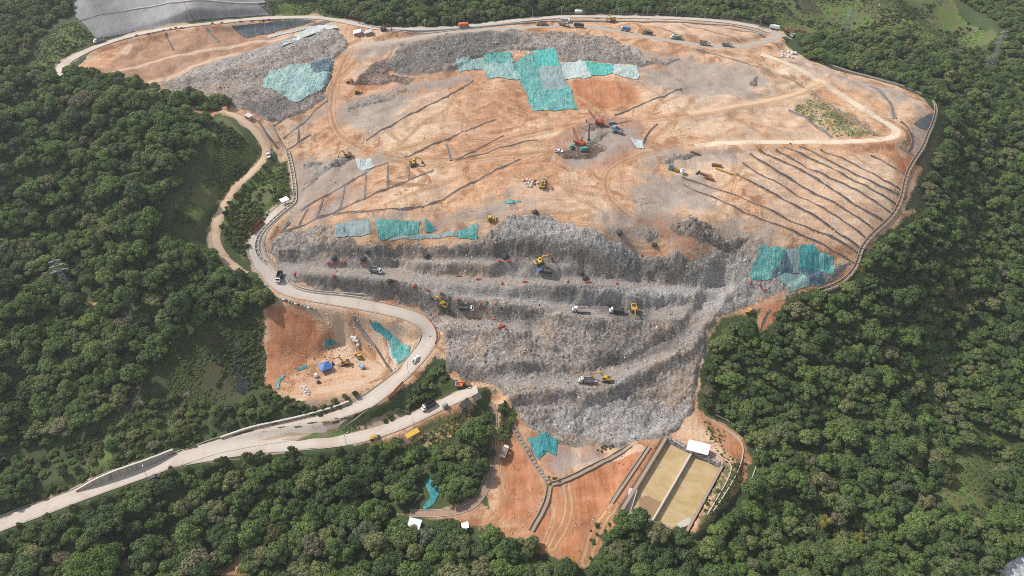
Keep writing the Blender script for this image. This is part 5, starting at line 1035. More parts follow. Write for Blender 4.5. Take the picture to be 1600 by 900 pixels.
def pickup(label, col, group="pickups and cars"):
    e = empty("pickup"); tag(e, label, "pickup", group); wheels(e, (1.65, -1.55), .38, .92, .26)
    MB().prism([(-2.65, .5), (2.6, .5), (2.65, .95), (1.3, 1.12), (-2.65, 1.1)], -.92, .92).build("body", C[col], e); c = MB().prism([(1.35, 1.1), (.7, 1.78), (-.75, 1.8), (-.95, 1.1)], -.82, .82).build("cab", C[col], e)
    MB().prism([(1.42, 1.13), (.78, 1.74), (.72, 1.74), (1.34, 1.13)], -.76, .76).build("windscreen", C["glass"], c)
    for s in (-1, 1): MB().prism([(1.0, 1.2), (.62, 1.68), (-.7, 1.68), (-.82, 1.2)], s * .84 - .015, s * .84 + .015).build("side_window", C["glass"], c)
    MB().box((-1.8, 0, 1.115), (1.5, 1.5, .02)).build("load_bed", C["dark_steel"], e)
    for s in (-1, 1): MB().box((2.66, s * .7, .85), (.05, .3, .16)).build("headlight", C["white_sheet"], e)
    return e
def box_truck(label, cab, box, L=7.0, group="box and tank trucks", tank=False):
    e = empty("box_truck"); tag(e, label, "truck", group); wheels(e, (2.7, -1.8), .5, 1.2); MB().box((0, 0, .8), (L + .4, .9, .3)).build("chassis", C["dark_steel"], e)
    c = MB().prism([(2.1, .9), (3.9, .9), (3.95, 1.8), (3.6, 2.7), (2.1, 2.7)], -1.15, 1.15).build("cab", C[cab], e); MB().prism([(3.97, 1.8), (4.02, 1.8), (3.7, 2.6), (3.65, 2.6)], -1.0, 1.0).build("windscreen", C["glass"], c)
    if tank: MB().cyl((-3.4, 0, 2.0), (1.8, 0, 2.0), 1.1, 18).build("tank", C[box], e, True)
    else:
        b = MB().prism([(-3.6, 1.0), (1.9, 1.0), (1.9, 3.1), (-3.0, 3.1), (-3.6, 2.5)], -1.22, 1.22).build("box_body", C[box], e)
        for k in range(5):
            for s in (-1, 1): MB().box((-2.9 + k * 1.1, s * 1.24, 2.0), (.1, .05, 1.9)).build("rib", C[box], b)
    return e
def roller(label, col):
    e = empty("compactor"); tag(e, label, "compactor", "compactors and graders"); MB().cyl((1.9, -1.0, .75), (1.9, 1.0, .75), .75, 18).build("drum", C["dark_steel"], e)
    for s in (-1, 1): MB().cyl((-1.6, s * .95, .7), (-1.6, s * .5, .7), .7, 16).build("wheel", C["rubber"], e)
    MB().prism([(-2.4, .8), (.4, .8), (.4, 1.5), (-2.4, 1.7)], -.8, .8).build("body", C[col], e)
    for s in (-1, 1): MB().box((1.3, s * 1.1, .95), (2.2, .14, .35)).build("frame", C[col], e)
    for x in (-.9, .6):
        for s in (-1, 1): MB().cyl((x, s * .7, 1.5), (x, s * .7, 2.8), .05, 6).build("post", C["dark_steel"], e)
    MB().box((-.15, 0, 2.85), (2.0, 1.7, .1)).build("canopy", C[col], e); return e
T_ = pose
T_(dump_truck("white cab dump truck seen side on in the middle of the grey slope", "white_paint", "white_paint", "rust"), 905, 490, 890, 489); T_(dump_truck("white cab dump truck facing left beside the digger near the middle ramp end", "white_paint", "dark_steel", "dark_steel"), 963, 491, 948, 490)
T_(dump_truck("white dump truck being loaded by the lowest excavator", "white_paint", "grey_steel", "dark_steel"), 916, 600, 900, 599); T_(dump_truck("white cab dump truck driving right on the upper left bench", "white_paint", "grey_steel"), 588, 428, 603, 431)
T_(dump_truck("white cab dump truck in the dark cut below the orange boomed excavator", "white_paint", "dark_steel", "dark_steel"), 730, 485, 744, 487); T_(dump_truck("blue cab dump truck below the yellow digger on the upper bench", "blue_paint", "dark_steel", "dark_steel"), 852, 429, 834, 428)
T_(dump_truck("white cab dump truck coming down onto the grey road at the left", "white_paint", "dark_steel"), 437, 436, 434, 445); T_(dump_truck("white cab truck with flat dark body on the lower branch road", "white_paint", "dark_steel"), 671, 637, 658, 644)
T_(dump_truck("silver truck standing by the brown track at the refuse toe", "pale_concrete", "white_paint", "brown_concrete"), 787, 708, 791, 699); T_(dump_truck("white truck alone on the top road at the upper left", "white_paint", "grey_steel"), 156, 66, 148, 68)
T_(dump_truck("white truck with grey body, leading the line on the plateau edge", "white_paint", "grey_steel", "brown_concrete"), 1136, 73, 1146, 74); T_(dump_truck("dark bodied truck second in the line on the plateau edge", "white_paint", "brown_concrete"), 1101, 71, 1111, 72); T_(dump_truck("pale green cab truck third in the line on the plateau edge", "white_paint", "teal_paint", "brown_concrete"), 1056, 61, 1044, 60)
T_(dump_truck("olive truck between the blue striped truck and the white green truck", "dull_yellow", "dark_steel", "brown_concrete"), 1011, 54, 1001, 53); T_(box_truck("white truck with blue box on the plateau road", "white_paint", "blue_paint"), 977, 49, 966, 47); T_(box_truck("white garbage truck with green cab on the top road", "green_paint", "white_paint"), 905, 22, 916, 22)
T_(box_truck("silver truck behind the two dark trucks at the top centre", "white_paint", "galvanised"), 883, 34, 893, 35); T_(dump_truck("brown and grey truck at the top centre, left of the black truck", "white_paint", "brown_concrete", "brown_concrete"), 881, 41, 892, 43); T_(box_truck("black box truck at the top centre", "dark_steel", "dark_steel"), 904, 43, 914, 44)
T_(dump_truck("yellow truck by the soil heap at the top centre", "dull_yellow", "brown_concrete"), 846, 40, 838, 40); T_(box_truck("orange truck parked on the haul road at the top", "orange_paint", "orange_paint"), 724, 42, 734, 41); T_(dump_truck("red cab truck on the top road above the orange truck", "red_paint", "brown_concrete"), 778, 30, 788, 28)
T_(dump_truck("white truck by the parking place at the right end of the top road", "white_paint", "white_paint"), 1236, 58, 1228, 60); T_(box_truck("white van truck on the bend at the right end of the top road", "white_paint", "white_paint"), 1210, 46, 1202, 44); T_(dump_truck("blue cab truck parked at the foot of the rig's boom", "light_blue", "grey_steel"), 964, 206, 958, 203)
T_(pickup("white pickup in the hairpin of the main road", "white_paint"), 650, 563, 655, 556); T_(pickup("white car on the dirt road at the left below the refuse", "white_paint"), 420, 243, 422, 250); T_(pickup("small white pickup by the white bags near the digger", "galvanised"), 849, 285, 850, 278); T_(pickup("dark blue pickup half hidden by the wood on the lower road", "dark_steel"), 242, 746, 250, 743)
T_(pickup("white pickup beside the trucks at the right parking place", "white_paint"), 1241, 56, 1247, 54); T_(pickup("pale pickup left of the lower crane", "white_paint"), 873, 238, 880, 240)
T_(excavator("orange yellow excavator with raised boom in the upper dark cut", "yellow_paint", 0, 1.0), 692, 481, 681, 470); T_(excavator("yellow excavator on the upper bench above the blue truck", "yellow_paint", 0, 1.0), 843, 414, 862, 410); T_(excavator("yellow excavator digging downward at the end of the middle ramp", "yellow_paint", 0, .9, lower=1.2), 989, 489, 993, 504)
T_(excavator("yellow excavator reaching over the lowest white truck", "yellow_paint", 0, 1.0), 947, 597, 918, 594); T_(excavator("orange excavator at the toe of the slope by the branch road end", "orange_paint", 0, .8, lower=2.0), 720, 603, 745, 601); T_(excavator("dusty yellow excavator beside the blue tent", "ochre_paint", 0, .95), 540, 569, 522, 570)
T_(excavator("yellow excavator on the brown dirt track left of centre", "ochre_paint", 0, .8, lower=1.0), 544, 245, 532, 247); T_(excavator("dull yellow digger by the crossing of tracks at the centre left", "ochre_paint", 0, .8), 646, 258, 655, 256); T_(excavator("small yellow digger beside the white bags", "yellow_paint", 0, .6), 848, 292, 849, 284)
T_(excavator("orange yellow machine among the parked trucks at the right end", "orange_paint", 0, .7), 1228, 50, 1238, 51); T_(excavator("small yellow machine at the upper far plateau", "ochre_paint", 0, .6), 957, 33, 945, 33); T_(excavator("red brown machine at the upper left hut", "rust", 0, .8), 600, 48, 612, 48)
T_(bulldozer("yellow bulldozer by the concrete pipes on the platform", "ochre_paint"), 562, 559, 557, 553); T_(bulldozer("yellow bulldozer at the top edge of the grey slope", "yellow_paint"), 768, 345, 775, 344); T_(bulldozer("brown loader with yellow arm at the plateau's small dark bank", "ochre_paint"), 558, 145, 566, 144)
T_(roller("yellow black grader on the lower branch road by the trees", "ochre_paint"), 586, 686, 594, 684); T_(roller("yellow roller in the pond yard at the picture bottom", "yellow_paint"), 890, 878, 884, 874); T_(roller("yellow loader beside the wooded spur at the orange patch", "ochre_paint"), 1171, 488, 1178, 487)
T_(roller("small loader on the soil near the top edge of the pale net", "dull_yellow"), 546, 128, 554, 126)

# ------------------------------------------------------------------ cranes and rigs at the centre
def lattice(m, a, b, w, n, r=.07):
    a = np.array(a, float); b = np.array(b, float); d = b - a; d /= np.linalg.norm(d); u = np.cross(d, [0, 1, 0.001]); u /= np.linalg.norm(u); v = np.cross(d, u); P4 = []
    for k in range(n + 1):
        c = a + (b - a) * k / n; ww = w * (1 - .5 * k / n) / 2; P4.append([c + u * ww * sx + v * ww * sy for sx, sy in ((1, 1), (-1, 1), (-1, -1), (1, -1))])
    for k in range(n):
        for i in range(4): m.cyl(P4[k][i], P4[k + 1][i], r, 5, caps=False); m.cyl(P4[k][i], P4[k + 1][(i + 1) % 4], r * .7, 4, caps=False)
    return m
def crane(label, u, v, turn, tip):
    e = empty("crawler_crane"); tag(e, label, "crane", "crawler cranes at the centre of the site")
    for s in (-1, 1): MB().prism([(-2.6, .2), (-2.2, 0), (2.2, 0), (2.6, .2), (2.6, .8), (2.2, 1.0), (-2.2, 1.0), (-2.6, .8)], s * 1.7 - .4, s * 1.7 + .4).build("track", C["dark_steel"], e)
    MB().box((-.4, 0, 2.0), (4.6, 2.8, 1.8)).build("machine_house", C["red_paint"], e); MB().box((-2.9, 0, 1.9), (.8, 3.0, 1.6)).build("counterweight", C["orange_paint"], e)
    c = MB().prism([(1.2, 1.2), (2.5, 1.2), (2.3, 3.0), (1.2, 3.0)], .4, 1.6).build("cab", C["red_paint"], e); MB().prism([(1.4, 2.0), (2.52, 2.0), (2.33, 2.85), (1.4, 2.85)], .38, 1.63).build("cab_window", C["glass"], c)
    lattice(MB(), (1.6, -.4, 1.4), tip, 1.3, 9).build("boom", C["rust"], e); lattice(MB(), (-1.0, -.4, 2.8), (-2.2, -.4, 6.0), .8, 3).build("gantry", C["rust"], e)
    m = MB(); m.cyl((-2.2, -.4, 6.0), tip, .04, 4); m.cyl(tip, (tip[0] + .2, tip[1], 1.5), .05, 4); m.build("rope", C["dark_steel"], e); MB().cyl((tip[0] + .2, tip[1], 1.5), (tip[0] + .2, tip[1], .4), .4, 10).build("hook_block", C["dark_steel"], e)
    return pose(e, u, v, ang=turn, L=5)
crane("red crawler crane at the centre, the upper of two, boom leaning left", 936, 194, 172, (8.0, -.4, 9.5)); crane("red crawler crane at the centre, the lower of two, among teal machines", 906, 227, 140, (4.5, -.4, 11.0))
e = empty("drill_mast"); tag(e, "slender upright dark mast standing between the two red cranes", "mast"); MB().box((0, 0, .3), (1.6, 1.6, .6)).build("base", C["dark_steel"], e); lattice(MB(), (0, 0, .5), (0, 0, 12), .7, 10, .09).build("mast", C["dark_steel"], e); pose(e, 920, 219, ang=20, L=2)
def genset(label, u, v, ang, col="teal_paint", sz=(3.4, 1.6, 1.9)):
    e = empty("generator"); tag(e, label, "generator", "machine boxes"); MB().box((0, 0, sz[2] / 2 + .35), sz, 0, .96, .92).build("housing", C[col], e); MB().box((0, 0, .2), (sz[0] + .3, sz[1] + .2, .3)).build("skid", C["dark_steel"], e)
    MB().box((sz[0] * .25, sz[1] / 2 + .01, sz[2] * .55 + .35), (sz[0] * .3, .04, sz[2] * .5)).build("louvre", C["dark_steel"], e); MB().cyl((-sz[0] * .3, 0, sz[2] + .3), (-sz[0] * .3, 0, sz[2] + .9), .1, 8).build("exhaust", C["dark_steel"], e); return pose(e, u, v, ang=ang, L=3)
genset("teal machine box left of the lower red crane", 894, 232, 80); genset("teal machine box right of the lower red crane", 912, 236, 15, sz=(4.2, 1.9, 2.0)); genset("teal machine alone on dark soil right of the cranes", 961, 206, 20); genset("teal booth at the left end of the row near the rusty pipes", 1048, 264, 60, sz=(2.6, 2.4, 2.8)); genset("yellow machine between the teal booth and the white tank", 1057, 268, -20, "ochre_paint", (4.0, 1.5, 1.6)); genset("small grey machine just right of the upper crane", 956, 193, 5, "grey_steel", (4, 1.5, 1.3)); genset("blue grey drilling machine below the yellow bulldozer on the platform", 565, 574, -55, "light_blue", (3.6, 1.4, 1.4))
genset("dark grey tank box by the kerb of the branch road", 697, 637, 40, "grey_steel", (2.6, 2.0, 2.4)); genset("dusty white box tank below the blue tent", 494, 589, 30, "white_sheet", (1.6, 1.6, 1.8)); genset("dark small box below the white box tank", 498, 598, 30, "dark_steel", (1.5, 1.3, .9)); genset("dark block by the pond's right corner", 1090, 806, 50, "dark_steel", (2.4, 1.6, 1.6))
def pipe(label, u0, v0, u1, v1, r, mat="bright_rust", name="steel_pipe", group="rusty pipes and troughs lying on the soil"):
    a, b = g1(u0, v0), g1(u1, v1); m = MB(); m.cyl((a.x, a.y, a.z + r), (b.x, b.y, b.z + r), r, 12, caps=False); m.cyl((a.x, a.y, a.z + r), (b.x, b.y, b.z + r), r * .86, 12); return tag(m.build(name, C[mat], None), label, "pipe", group)
pipe("short fat rusty pipe lying level, topmost of the pipes", 1112, 259, 1127, 261, .9, "rust"); pipe("long thin ochre pipe slanting on the soil", 1118, 264, 1144, 273, .55, "ochre_paint"); pipe("rusty pipe in the middle of the slanting row of pipes", 1094, 272, 1107, 277, .75, "rust"); pipe("brown pipe at the lower end of the slanting row of pipes", 1101, 278, 1116, 283, .7, "rust"); pipe("dark short pipe at the upper end of the slanting row", 1088, 273, 1093, 269, .6, "dark_steel"); pipe("rusty scrap beam in front of the grey mound", 1079, 238, 1094, 243, .6, "rust")
e = empty("water_tank"); tag(e, "round white tank at the head of the long dark drain", "tank"); MB().cyl((0, 0, .3), (0, 0, 2.6), 1.35, 18).build("tank", C["white_sheet"], e, True); MB().cyl((0, 0, 0), (0, 0, .3), 1.6, 18).build("plinth", C["concrete"], e); MB().cyl((0, 0, 2.6), (0, 0, 2.9), .5, 12).build("lid", C["dark_steel"], e); pose(e, 1066, 271, ang=0, L=2)
for lb, u, v in (("upper of the three white concrete pipes beside the platform track", 553, 530), ("middle of the three white concrete pipes beside the platform track", 556, 534), ("lowest white concrete pipe, pointing another way, by the platform track", 560, 541)):
    a = g1(u, v); q = MB(); d = (1.6, -.5) if "lowest" not in lb else (.4, 1.5); q.cyl((a.x - d[0], a.y - d[1], a.z + .9), (a.x + d[0], a.y + d[1], a.z + .9), .95, 16, caps=False); q.cyl((a.x - d[0], a.y - d[1], a.z + .9), (a.x + d[0], a.y + d[1], a.z + .9), .75, 16); tag(q.build("concrete_pipe", C["white_bag"], None, False), lb, "pipe", "white concrete pipes")
def skip_(label, u, v, u2, v2, col="rust", L=6.0):
    e = empty("skip_container"); tag(e, label, "container", "brown containers by the left service road"); b = MB(); b.box((0, 0, .2), (L, 2.2, .15))
    for s in (-1, 1): b.box((0, s * 1.1, .9), (L, .1, 1.5)); b.box((s * L / 2, 0, .9), (.1, 2.2, 1.5))
    b.build("shell", C[col], e)
    for k in range(5): 
        for s in (-1, 1): MB().box((-L * .4 + k * L * .2, s * 1.19, .9), (.14, .1, 1.4)).build("rib", C["rust"], e)
    return pose(e, u, v, u2, v2, L)
for w_, (u, v) in zip(("farthest up the road", "second down the road, beside the wood", "third down the road, nearer the road", "lowest and nearest the road"), ((405, 346), (398, 351), (407, 354), (401, 359))): skip_(f"rusty brown container {w_}, of four", u, v, u + 5, v - 5)
# ------------------------------------------------------------------ shelters and small buildings
e = empty("canopy_tent"); tag(e, "blue pyramid roofed tent on the platform", "tent"); m = MB(); b = 3.1
m.v = [(-b, -b, 2.4), (b, -b, 2.4), (b, b, 2.4), (-b, b, 2.4), (0, 0, 4.0), (-b, -b, 2.0), (b, -b, 2.0), (b, b, 2.0), (-b, b, 2.0)]; m.f = [(0, 1, 4), (1, 2, 4), (2, 3, 4), (3, 0, 4), (5, 6, 1, 0), (6, 7, 2, 1), (7, 8, 3, 2), (8, 5, 0, 3)]; m.build("tent_roof", C["blue_paint"], e)
for sx in (-1, 1):
    for sy in (-1, 1): MB().cyl((sx * 2.95, sy * 2.95, 0), (sx * 2.95, sy * 2.95, 2.4), .06, 6).build("leg", C["galvanised"], e)
MB().box((0, 0, .75), (2.4, 1.0, .08)).box((-1, 0, .36), (.1, .8, .72)).box((1, 0, .36), (.1, .8, .72)).build("table", C["wood"], e); pose(e, 509, 577, ang=32, L=4)
def shed(label, u, v, ang, L, Wd, h, roof, wall=None, cat="shed", pitch=.25):
    e = empty("shed"); tag(e, label, cat, "sheds and huts")
    r = MB().prism([(-L / 2 - .4, h), (L / 2 + .4, h + pitch), (L / 2 + .4, h + pitch + .15), (-L / 2 - .4, h + .15)], -Wd / 2 - .4, Wd / 2 + .4); o = r.build("roof", C[roof], e)
    for k in range(int(L / .9)): x = -L / 2 + k * .9; MB().box((x, 0, h + .17 + pitch * (x + L / 2 + .4) / (L + .8)), (.12, Wd + .7, .05)).build("roof_rib", C[roof], o)
    if wall:
        w = MB().box((0, 0, h / 2), (L, Wd, h - .05)).build("wall", C[wall], e); MB().box((0, -Wd / 2 - .02, 1.05), (.95, .05, 2.1)).build("door", C["wood"], e)
        for s in (-1, 1): MB().box((s * L * .32, -Wd / 2 - .02, 1.5), (.9, .05, .8)).build("window", C["glass"], e)
    else:
        for sx in (-1, 0, 1):
            for sy in (-1, 1): MB().box((sx * L * .47, sy * Wd * .46, h / 2), (.16, .16, h)).build("post", C["grey_steel"], e)
    return pose(e, u, v, ang=ang, L=2)
shed("white roofed open shelter over the head of the settling pond", 1091, 704, -24, 9.6, 5.0, 3.2, "white_sheet"); shed("small white roofed house in the wood at the bottom", 648, 826, 75, 6.6, 5.2, 2.8, "white_sheet", "pale_concrete", "house"); shed("small half hidden white roof right of the white house", 729, 824, 10, 2.6, 2.2, 2.4, "white_sheet", "concrete", "hut")
shed("white roofed hut near the black liner at the top left", 560, 54, 0, 5.5, 4.0, 2.6, "white_sheet", "concrete", "hut"); shed("grey roofed hut right of the white roofed hut", 577, 54, 0, 5.0, 3.5, 2.5, "galvanised", "grey_steel", "hut"); shed("slate blue roofed shack at the wood's edge by the left road", 416, 463, 20, 6.0, 5.0, 2.8, "dark_cloth", "concrete", "shack")
shed("white roof on the dirt beside the upper end of the left channel", 446, 318, 35, 4.0, 3.6, 2.6, "white_sheet", None, "shelter"); shed("bright yellow roofed shelter on the grass below the branch road", 645, 680, 30, 6.2, 2.0, 2.2, "yellow_paint", None, "shelter"); shed("low black sloping panel roof under the branch road end", 727, 632, 42, 5.2, 2.4, 1.2, "black_sheet", None, "panel"); shed("slate grey sheet roof beside the black panel", 746, 622, 25, 3.6, 2.8, 1.2, "dark_cloth", None, "shelter"); shed("white hut by the dirt road at the foot of the upper left refuse", 389, 185, -30, 3.6, 3.0, 2.3, "white_bag", "concrete", "hut")
# ------------------------------------------------------------------ pylons, lamp posts, fence
def pylon(label, u, v, h, ang):
    e = empty("pylon"); tag(e, label, "pylon", "lattice power pylons"); k = h / 30; body = MB(); b = 2.6 * k; t = .5 * k
    for sx, sy in ((1, 1), (-1, 1), (-1, -1), (1, -1)): MB().cyl((sx * b, sy * b, -.5), (sx * t, sy * t, h), .13, 5).build("leg", C["grey_steel"], e)
    for i in range(11):
        z0, z1 = h * i / 11, h * (i + 1) / 11; w0, w1 = b + (t - b) * i / 11, b + (t - b) * (i + 1) / 11
        for (x0, y0), (x1, y1) in (((1, 1), (-1, 1)), ((-1, 1), (-1, -1)), ((-1, -1), (1, -1)), ((1, -1), (1, 1))): body.cyl((x0 * w0, y0 * w0, z0), (x1 * w1, y1 * w1, z1), .06, 4); body.cyl((x1 * w0, y1 * w0, z0), (x0 * w1, y0 * w1, z1), .06, 4)
    body.build("bracing", C["grey_steel"], e)
    for z, L in ((.72, 5.0), (.84, 4.2), (.95, 3.4)): m = MB(); m.box((0, 0, h * z), (L * 2 * k, .3, .3)); m.cyl((-L * k, 0, h * z), (0, 0, h * z + 1.3 * k), .1, 4); m.cyl((L * k, 0, h * z), (0, 0, h * z + 1.3 * k), .1, 4); m.build("crossarm", C["galvanised"], e)
    p = g1(u, v); e.location = (p.x, p.y, p.z); e.rotation_euler = (0, 0, R(ang)); return e
pylon("grey lattice pylon rising out of the left hillside wood", 113, 468, 27, 35); pylon("lattice pylon on the spur at the upper right, the larger one", 1543, 116, 34, 20); pylon("faint lattice pylon in the upper right wood, the farther one", 1321, 56, 22, 15)
def lamp_post(label, u, v, h, group):
    e = empty("lamp_post"); tag(e, label, "lamp post", group); MB().cyl((0, 0, -.3), (0, 0, h), .13, 8, .08).build("pole", C["galvanised"], e); MB().cyl((0, 0, h - .1), (1.4, 0, h + .25), .06, 6).build("arm", C["galvanised"], e); MB().box((1.7, 0, h + .25), (.8, .3, .15)).build("lamp_head", C["white_paint"], e); p = g1(u, v); e.location = p; e.rotation_euler = (0, 0, R(random.uniform(0, 360))); return e
for lb, u, v in (("lamp post on the lower edge of the road facing the tall retaining wall", 231, 748), ("lamp post on the bend of the main road near the white pickup", 638, 583), ("lamp post on the edge of the branch road near the truck", 647, 668), ("lamp post by the wood below the branch road", 541, 694)): lamp_post(lb, u, v, 7.5, "lamp posts by the road")
for u, v in ((766, 34), (832, 27), (877, 24), (966, 24), (1011, 25), (1056, 26), (1101, 28), (1146, 32), (1187, 41), (664, 44), (712, 40)): lamp_post("pale pole in the row along the outer edge of the top road", u, v, 6.5, "poles along the top road")
p = resample(line("880,23 960,24 1060,26 1120,29 1165,34 1208,46"), 3.0); p[:, 2] = H(p[:, 0], p[:, 1]); e = empty("fence", tuple(p[0])); tag(e, "long low grey fence along the outer edge of the top road", "fence"); inv = -Vector(e.location); m = MB()
for a, b in zip(p[:-1], p[1:]):
    for z in (.5, 1.0, 1.5, 1.9): m.cyl(a + [0, 0, z], b + [0, 0, z], .05, 4)
o = m.build("wire", C["grey_steel"], e); o.location = inv
for a in p[::2][:95]: o = MB().cyl(a, a + [0, 0, 2.1], .08, 5).build("post", C["concrete"], e); o.location = inv
def mesh_fence(label, s, h=1.5):
    p = resample(line(s), 2.2); p[:, 2] = H(p[:, 0], p[:, 1]); e = empty("safety_fence", tuple(p[0])); inv = -Vector(e.location); tag(e, label, "safety fence", "orange safety fences"); o = wall_strip(p, .06, .15, h, p[:, 2]).build("mesh_panel", C["safety_orange"], e); o.location = inv
    for a in p: o = MB().cyl(a, a + [0, 0, h + .2], .06, 5).build("post", C["wood"], e); o.location = inv
mesh_fence("orange mesh fence along the main road where it leaves the hairpin", "607,624 614,617 622,608 630,599", 2.0); mesh_fence("orange mesh fence round the outer side of the hairpin bend", "664,492 672,502 680,514 683,528 680,538", 1.2); mesh_fence("low orange mesh fence along the outer edge of the lower main road", "505,664 530,657 556,648 578,638", .7); mesh_fence("orange mesh fence at the right end of the top road", "1240,50 1250,51 1260,53", 2.0)
# ------------------------------------------------------------------ red water filled barriers on the benches
def barrier():
    e = empty("road_barrier"); MB().prism([(-1.0, 0), (1.0, 0), (1.0, .35), (.92, .95), (-.92, .95), (-1.0, .35)], -.32, .32).build("shell", C["safety_red"], e); MB().box((0, 0, 1.0), (1.5, .3, .16)).build("top_rail", C["safety_orange"], e); return e
BR = None
for u, v in ((514, 414), (519, 414), (524, 414), (534, 413), (538, 413), (565, 413), (573, 413), (781, 411), (795, 411), (461, 431), (522, 434), (617, 443), (648, 448), (716, 434), (746, 438), (749, 439), (785, 446), (821, 444), (887, 443), (916, 444), (921, 444), (963, 446), (1186, 446), (1194, 454), (669, 456), (690, 461), (715, 468), (717, 470), (750, 476), (772, 502), (783, 510), (786, 512), (780, 517), (790, 518), (784, 514), (588, 470), (648, 450), (1172, 443)):
    e = barrier() if BR is None else copy_tree(BR); BR = BR or e; tag(e, "red plastic barrier standing on a bench of the grey refuse slope", "barrier", "red barriers on the refuse benches"); pose(e, u, v, ang=random.choice((0, 8, -12, 20, 75)), L=2); e.scale = (1.05, 1.05, 1.0)
SMALLB = None
for u, v in ((214, 55), (232, 52), (256, 47), (267, 45), (275, 43), (284, 43), (332, 36), (347, 35), (376, 33), (394, 32), (411, 31), (420, 30)):
    e = copy_tree(BR); tag(e, "small rusty red marker block on the lower edge of the top road", "barrier", "red markers along the top road"); pose(e, u, v + 1.5, ang=20, L=2); e.scale = (1, 1, 1)
# ------------------------------------------------------------------ covered wells, bags, boulders, sandbags, rubble
def mound(label, u, v, d, mat, name, cat, group, seed, h=.5, n=2):
    p = g1(u, v); m = MB().blob((0, 0, d * h * .3), (d, d * .85, d * h), seed, .10, n); o = m.build(name, C[mat], None, False); o.location = (p.x, p.y, float(S(p.x, p.y))); o.rotation_euler = (0, 0, seed * 1.3); return tag(o, label, cat, group)
for lb, u, v, d in (("black sheeted mound on the top bench above a long row of red barriers", 523, 408, 3.6), ("black sheeted mound on the top bench between two red barriers", 568, 409, 4.0), ("dark sheeted mound on the face above the black mound", 575, 398, 3.2), ("dark mound alone on the top bench left of centre", 667, 403, 3.4), ("dark mound by the two red barriers at the middle of the top bench", 789, 405, 4.4), ("dark teal sheeted mound at the crest of the pale refuse", 836, 334, 3.6), ("dark green sheeted mound below the ragged refuse mound", 968, 366, 3.8), ("small dark sheeted mound at the end of the soil track", 1022, 384, 3.0), ("black mound beside the white truck in the dark cut", 609, 446, 3.4), ("small dark box mound on the upper bench right of the blue truck", 914, 438, 3.4), ("grey mound by the right red barrier on the upper bench", 908, 430, 2.8)):
    mound(lb, u, v, d, "dark_cloth", "covered_well", "covered well", "black sheeted mounds on the refuse", int(u), .8)
for k, (u, v) in enumerate(((819, 283), (824, 281), (828, 283), (832, 285), (836, 283), (821, 287), (826, 287), (830, 289), (835, 288), (824, 291), (829, 292), (840, 286))): mound("white sack in the loose heap beside the small yellow digger", u, v, 1.7, "white_bag" if k % 4 else "rust", "white_sack" if k % 4 else "brown_sack", "sack", "sacks beside the small yellow digger", 10 + k, .7, 1)
for k in range(16): a, b = random.uniform(1220, 1244), random.uniform(79, 92); mound("pale boulder in the pile on the upper right soil", a, b, random.uniform(1.4, 3.0), "white_bag", "boulder", "boulder", "pale boulders on the upper right soil", 40 + k, .8, 1)
for k in range(14): a, b = random.uniform(470, 484), random.uniform(603, 617); mound("whitish rubble block in the heap at the lower edge of the platform", a, b, random.uniform(.9, 1.7), "white_bag", "rubble_block", "rubble", "whitish rubble on the platform edge", 70 + k, .7, 1)
q = resample(line("425,464 440,468 455,473 468,477 480,481 492,484"), 1.7)
for k, w in enumerate(q[:22]): o = MB().blob((0, 0, .35), (1.8, 1.2, .9), 130 + k, .12, 1).build("sandbag", C[("white_bag", "dark_cloth", "grey_steel", "teal_paint")[k % 4]], None); o.location = (w[0], w[1], float(H(w[0], w[1]))); o.rotation_euler = (0, 0, k * .7); tag(o, f"{('whitish', 'dark', 'grey', 'teal')[k % 4]} sack in the row along the top of the red bank", "sack", f"{('whitish', 'dark', 'grey', 'teal')[k % 4]} sacks along the top of the red bank")
# loose stones, clods and scraps over soil and refuse
m = []; zones_ = (("soil", 2600, .25, .8), ("waste", 2600, .4, 1.3))
BOX = np.array([(-1, -1, -.6), (1, -1, -.6), (1, 1, -.6), (-1, 1, -.6), (-.6, -.7, .6), (.7, -.6, .6), (.6, .7, .6), (-.7, .6, .5)]) * .5; BF = np.array([(4, 5, 6, 7), (0, 1, 5, 4), (1, 2, 6, 5), (2, 3, 7, 6), (3, 0, 4, 7)])
def litter(name, polys, n, a0, a1, mats, lift):
    V = []; Fs = []; MI = []
    for _ in range(n):
        pl = polys[random.randrange(len(polys))]; x = random.uniform(pl[:, 0].min(), pl[:, 0].max()); y = random.uniform(pl[:, 1].min(), pl[:, 1].max()); V.append((x, y))
    a = np.array(V); ok = np.zeros(len(a), bool)
    for pl in polys: ok |= inside(a[:, 0], a[:, 1], pl)
    dens = fbm(a[:, 0], a[:, 1], 30, 44, 3) + RNG.uniform(-.3, .3, len(a)); a = a[ok & (dens > .02)]; z = S(a[:, 0], a[:, 1]); VV = []
    for i, (x, y) in enumerate(a):
        s = a0 + (a1 - a0) * random.random() ** 2; th = random.uniform(0, 6.28); b = BOX * s * RNG.uniform(.6, 1.3, BOX.shape); c_, s_ = math.cos(th), math.sin(th)
        VV.append(np.c_[b[:, 0] * c_ - b[:, 1] * s_ + x, b[:, 0] * s_ + b[:, 1] * c_ + y, b[:, 2] + z[i] + s * .25 + lift]); Fs.append(BF + 8 * i); MI += [random.randrange(len(mats))] * 5
    o = mesh_obj(name, np.vstack(VV), np.vstack(Fs), C[mats[0]]); [o.data.materials.append(C[k]) for k in mats[1:]]; o.data.polygons.foreach_set("material_index", np.array(MI, np.int32)); tag(o, kind='stuff')
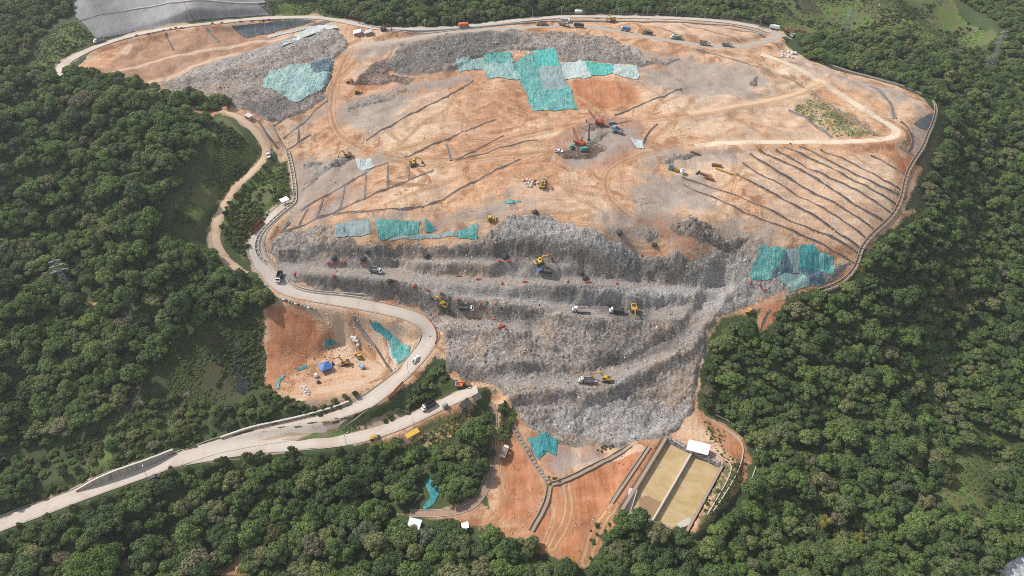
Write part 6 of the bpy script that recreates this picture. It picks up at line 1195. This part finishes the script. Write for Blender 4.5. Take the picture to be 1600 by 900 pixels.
litter("scattered_stones", [line(s)[:, :2] for s in ("440,330 520,170 560,110 760,120 1200,100 1400,150 1430,220 1340,380 1200,360 960,370 830,330 560,335", "430,480 500,480 560,490 600,560 560,610 440,600", "780,700 850,760 1000,690 960,800 900,870 800,840")], 4500, .2, .75, ["wood", "brown_concrete", "white_bag", "brown_concrete", "concrete", "rust"], 0)
litter("loose_refuse", [line(s)[:, :2] for s in ("430,400 800,345 960,380 1180,380 1180,470 1100,530 1080,650 980,700 860,690 700,560 560,460", "260,130 420,70 530,60 510,150 440,185 360,170", "610,110 640,70 900,55 1000,90 860,80 700,105")], 6000, .3, 1.0, ["concrete", "dark_cloth", "white_bag", "grey_steel", "brown_concrete", "brown_concrete", "concrete"], .05)
# ------------------------------------------------------------------ people
def person(label, u, v, shirt, ang):
    J = [(0, 0, .95), (0, 0, 1.2), (0, 0, 1.42), (0, 0, 1.52), (0, 0, 1.68), (0, .1, .9), (.03, .12, .5), (-.04, .13, .08), (.08, .13, .03), (0, -.1, .9), (-.02, -.12, .5), (-.1, -.13, .08), (.02, -.13, .03), (0, .2, 1.4), (.02, .25, 1.14), (.12, .22, .92), (0, -.2, 1.4), (-.02, -.25, 1.14), (.06, -.24, .9)]
    E = [(0, 1), (1, 2), (2, 3), (3, 4), (0, 5), (5, 6), (6, 7), (7, 8), (0, 9), (9, 10), (10, 11), (11, 12), (2, 13), (13, 14), (14, 15), (2, 16), (16, 17), (17, 18)]; rad = [.15, .15, .16, .06, .11, .1, .075, .05, .04, .1, .075, .05, .04, .07, .05, .04, .07, .05, .04]
    me = bpy.data.meshes.new("body"); me.from_pydata(J, E, []); o = bpy.data.objects.new("person", me); COL.objects.link(o); md = o.modifiers.new("s", 'SKIN'); sv = me.skin_vertices[0].data
    for i, r_ in enumerate(rad): sv[i].radius = (r_, r_); sv[i].use_root = i == 0
    o.modifiers.new("ss", 'SUBSURF').levels = 1; me.materials.append(C[shirt]); tag(o, label, "person"); pose(o, u, v, ang=ang, L=1)
    MB().blob((0, 0, 1.72), (.28, .25, .22), 3, .02, 1).build("helmet", C["yellow_paint"], o); return o
person("person in white standing on the red earth of the pond yard", 902, 859, "white_sheet", 40); person("person in dark clothes standing on the path left of the blue tent", 492, 563, "dark_cloth", 100)

# ------------------------------------------------------------------ haze
hz = bpy.data.materials.new("haze"); hz.use_nodes = True; hn = hz.node_tree.nodes; hn.clear(); vo = hn.new("ShaderNodeVolumePrincipled"); ho = hn.new("ShaderNodeOutputMaterial"); hz.node_tree.links.new(vo.outputs[0], ho.inputs["Volume"])
vo.inputs["Color"].default_value = (.90, .93, .97, 1); vo.inputs["Density"].default_value = 0.0001; vo.inputs["Anisotropy"].default_value = 0.2
z0, z1 = float(Z.min()) - 1, max(float(Z.max()), CAMZ) + 25
o = MB().box(((GX[0] + GX[-1]) / 2, (GY[0] + GY[-1]) / 2, (z0 + z1) / 2), (GX[-1] - GX[0] + 20, GY[-1] - GY[0] + 20, z1 - z0)).build("haze", hz); tag(o, kind='stuff')
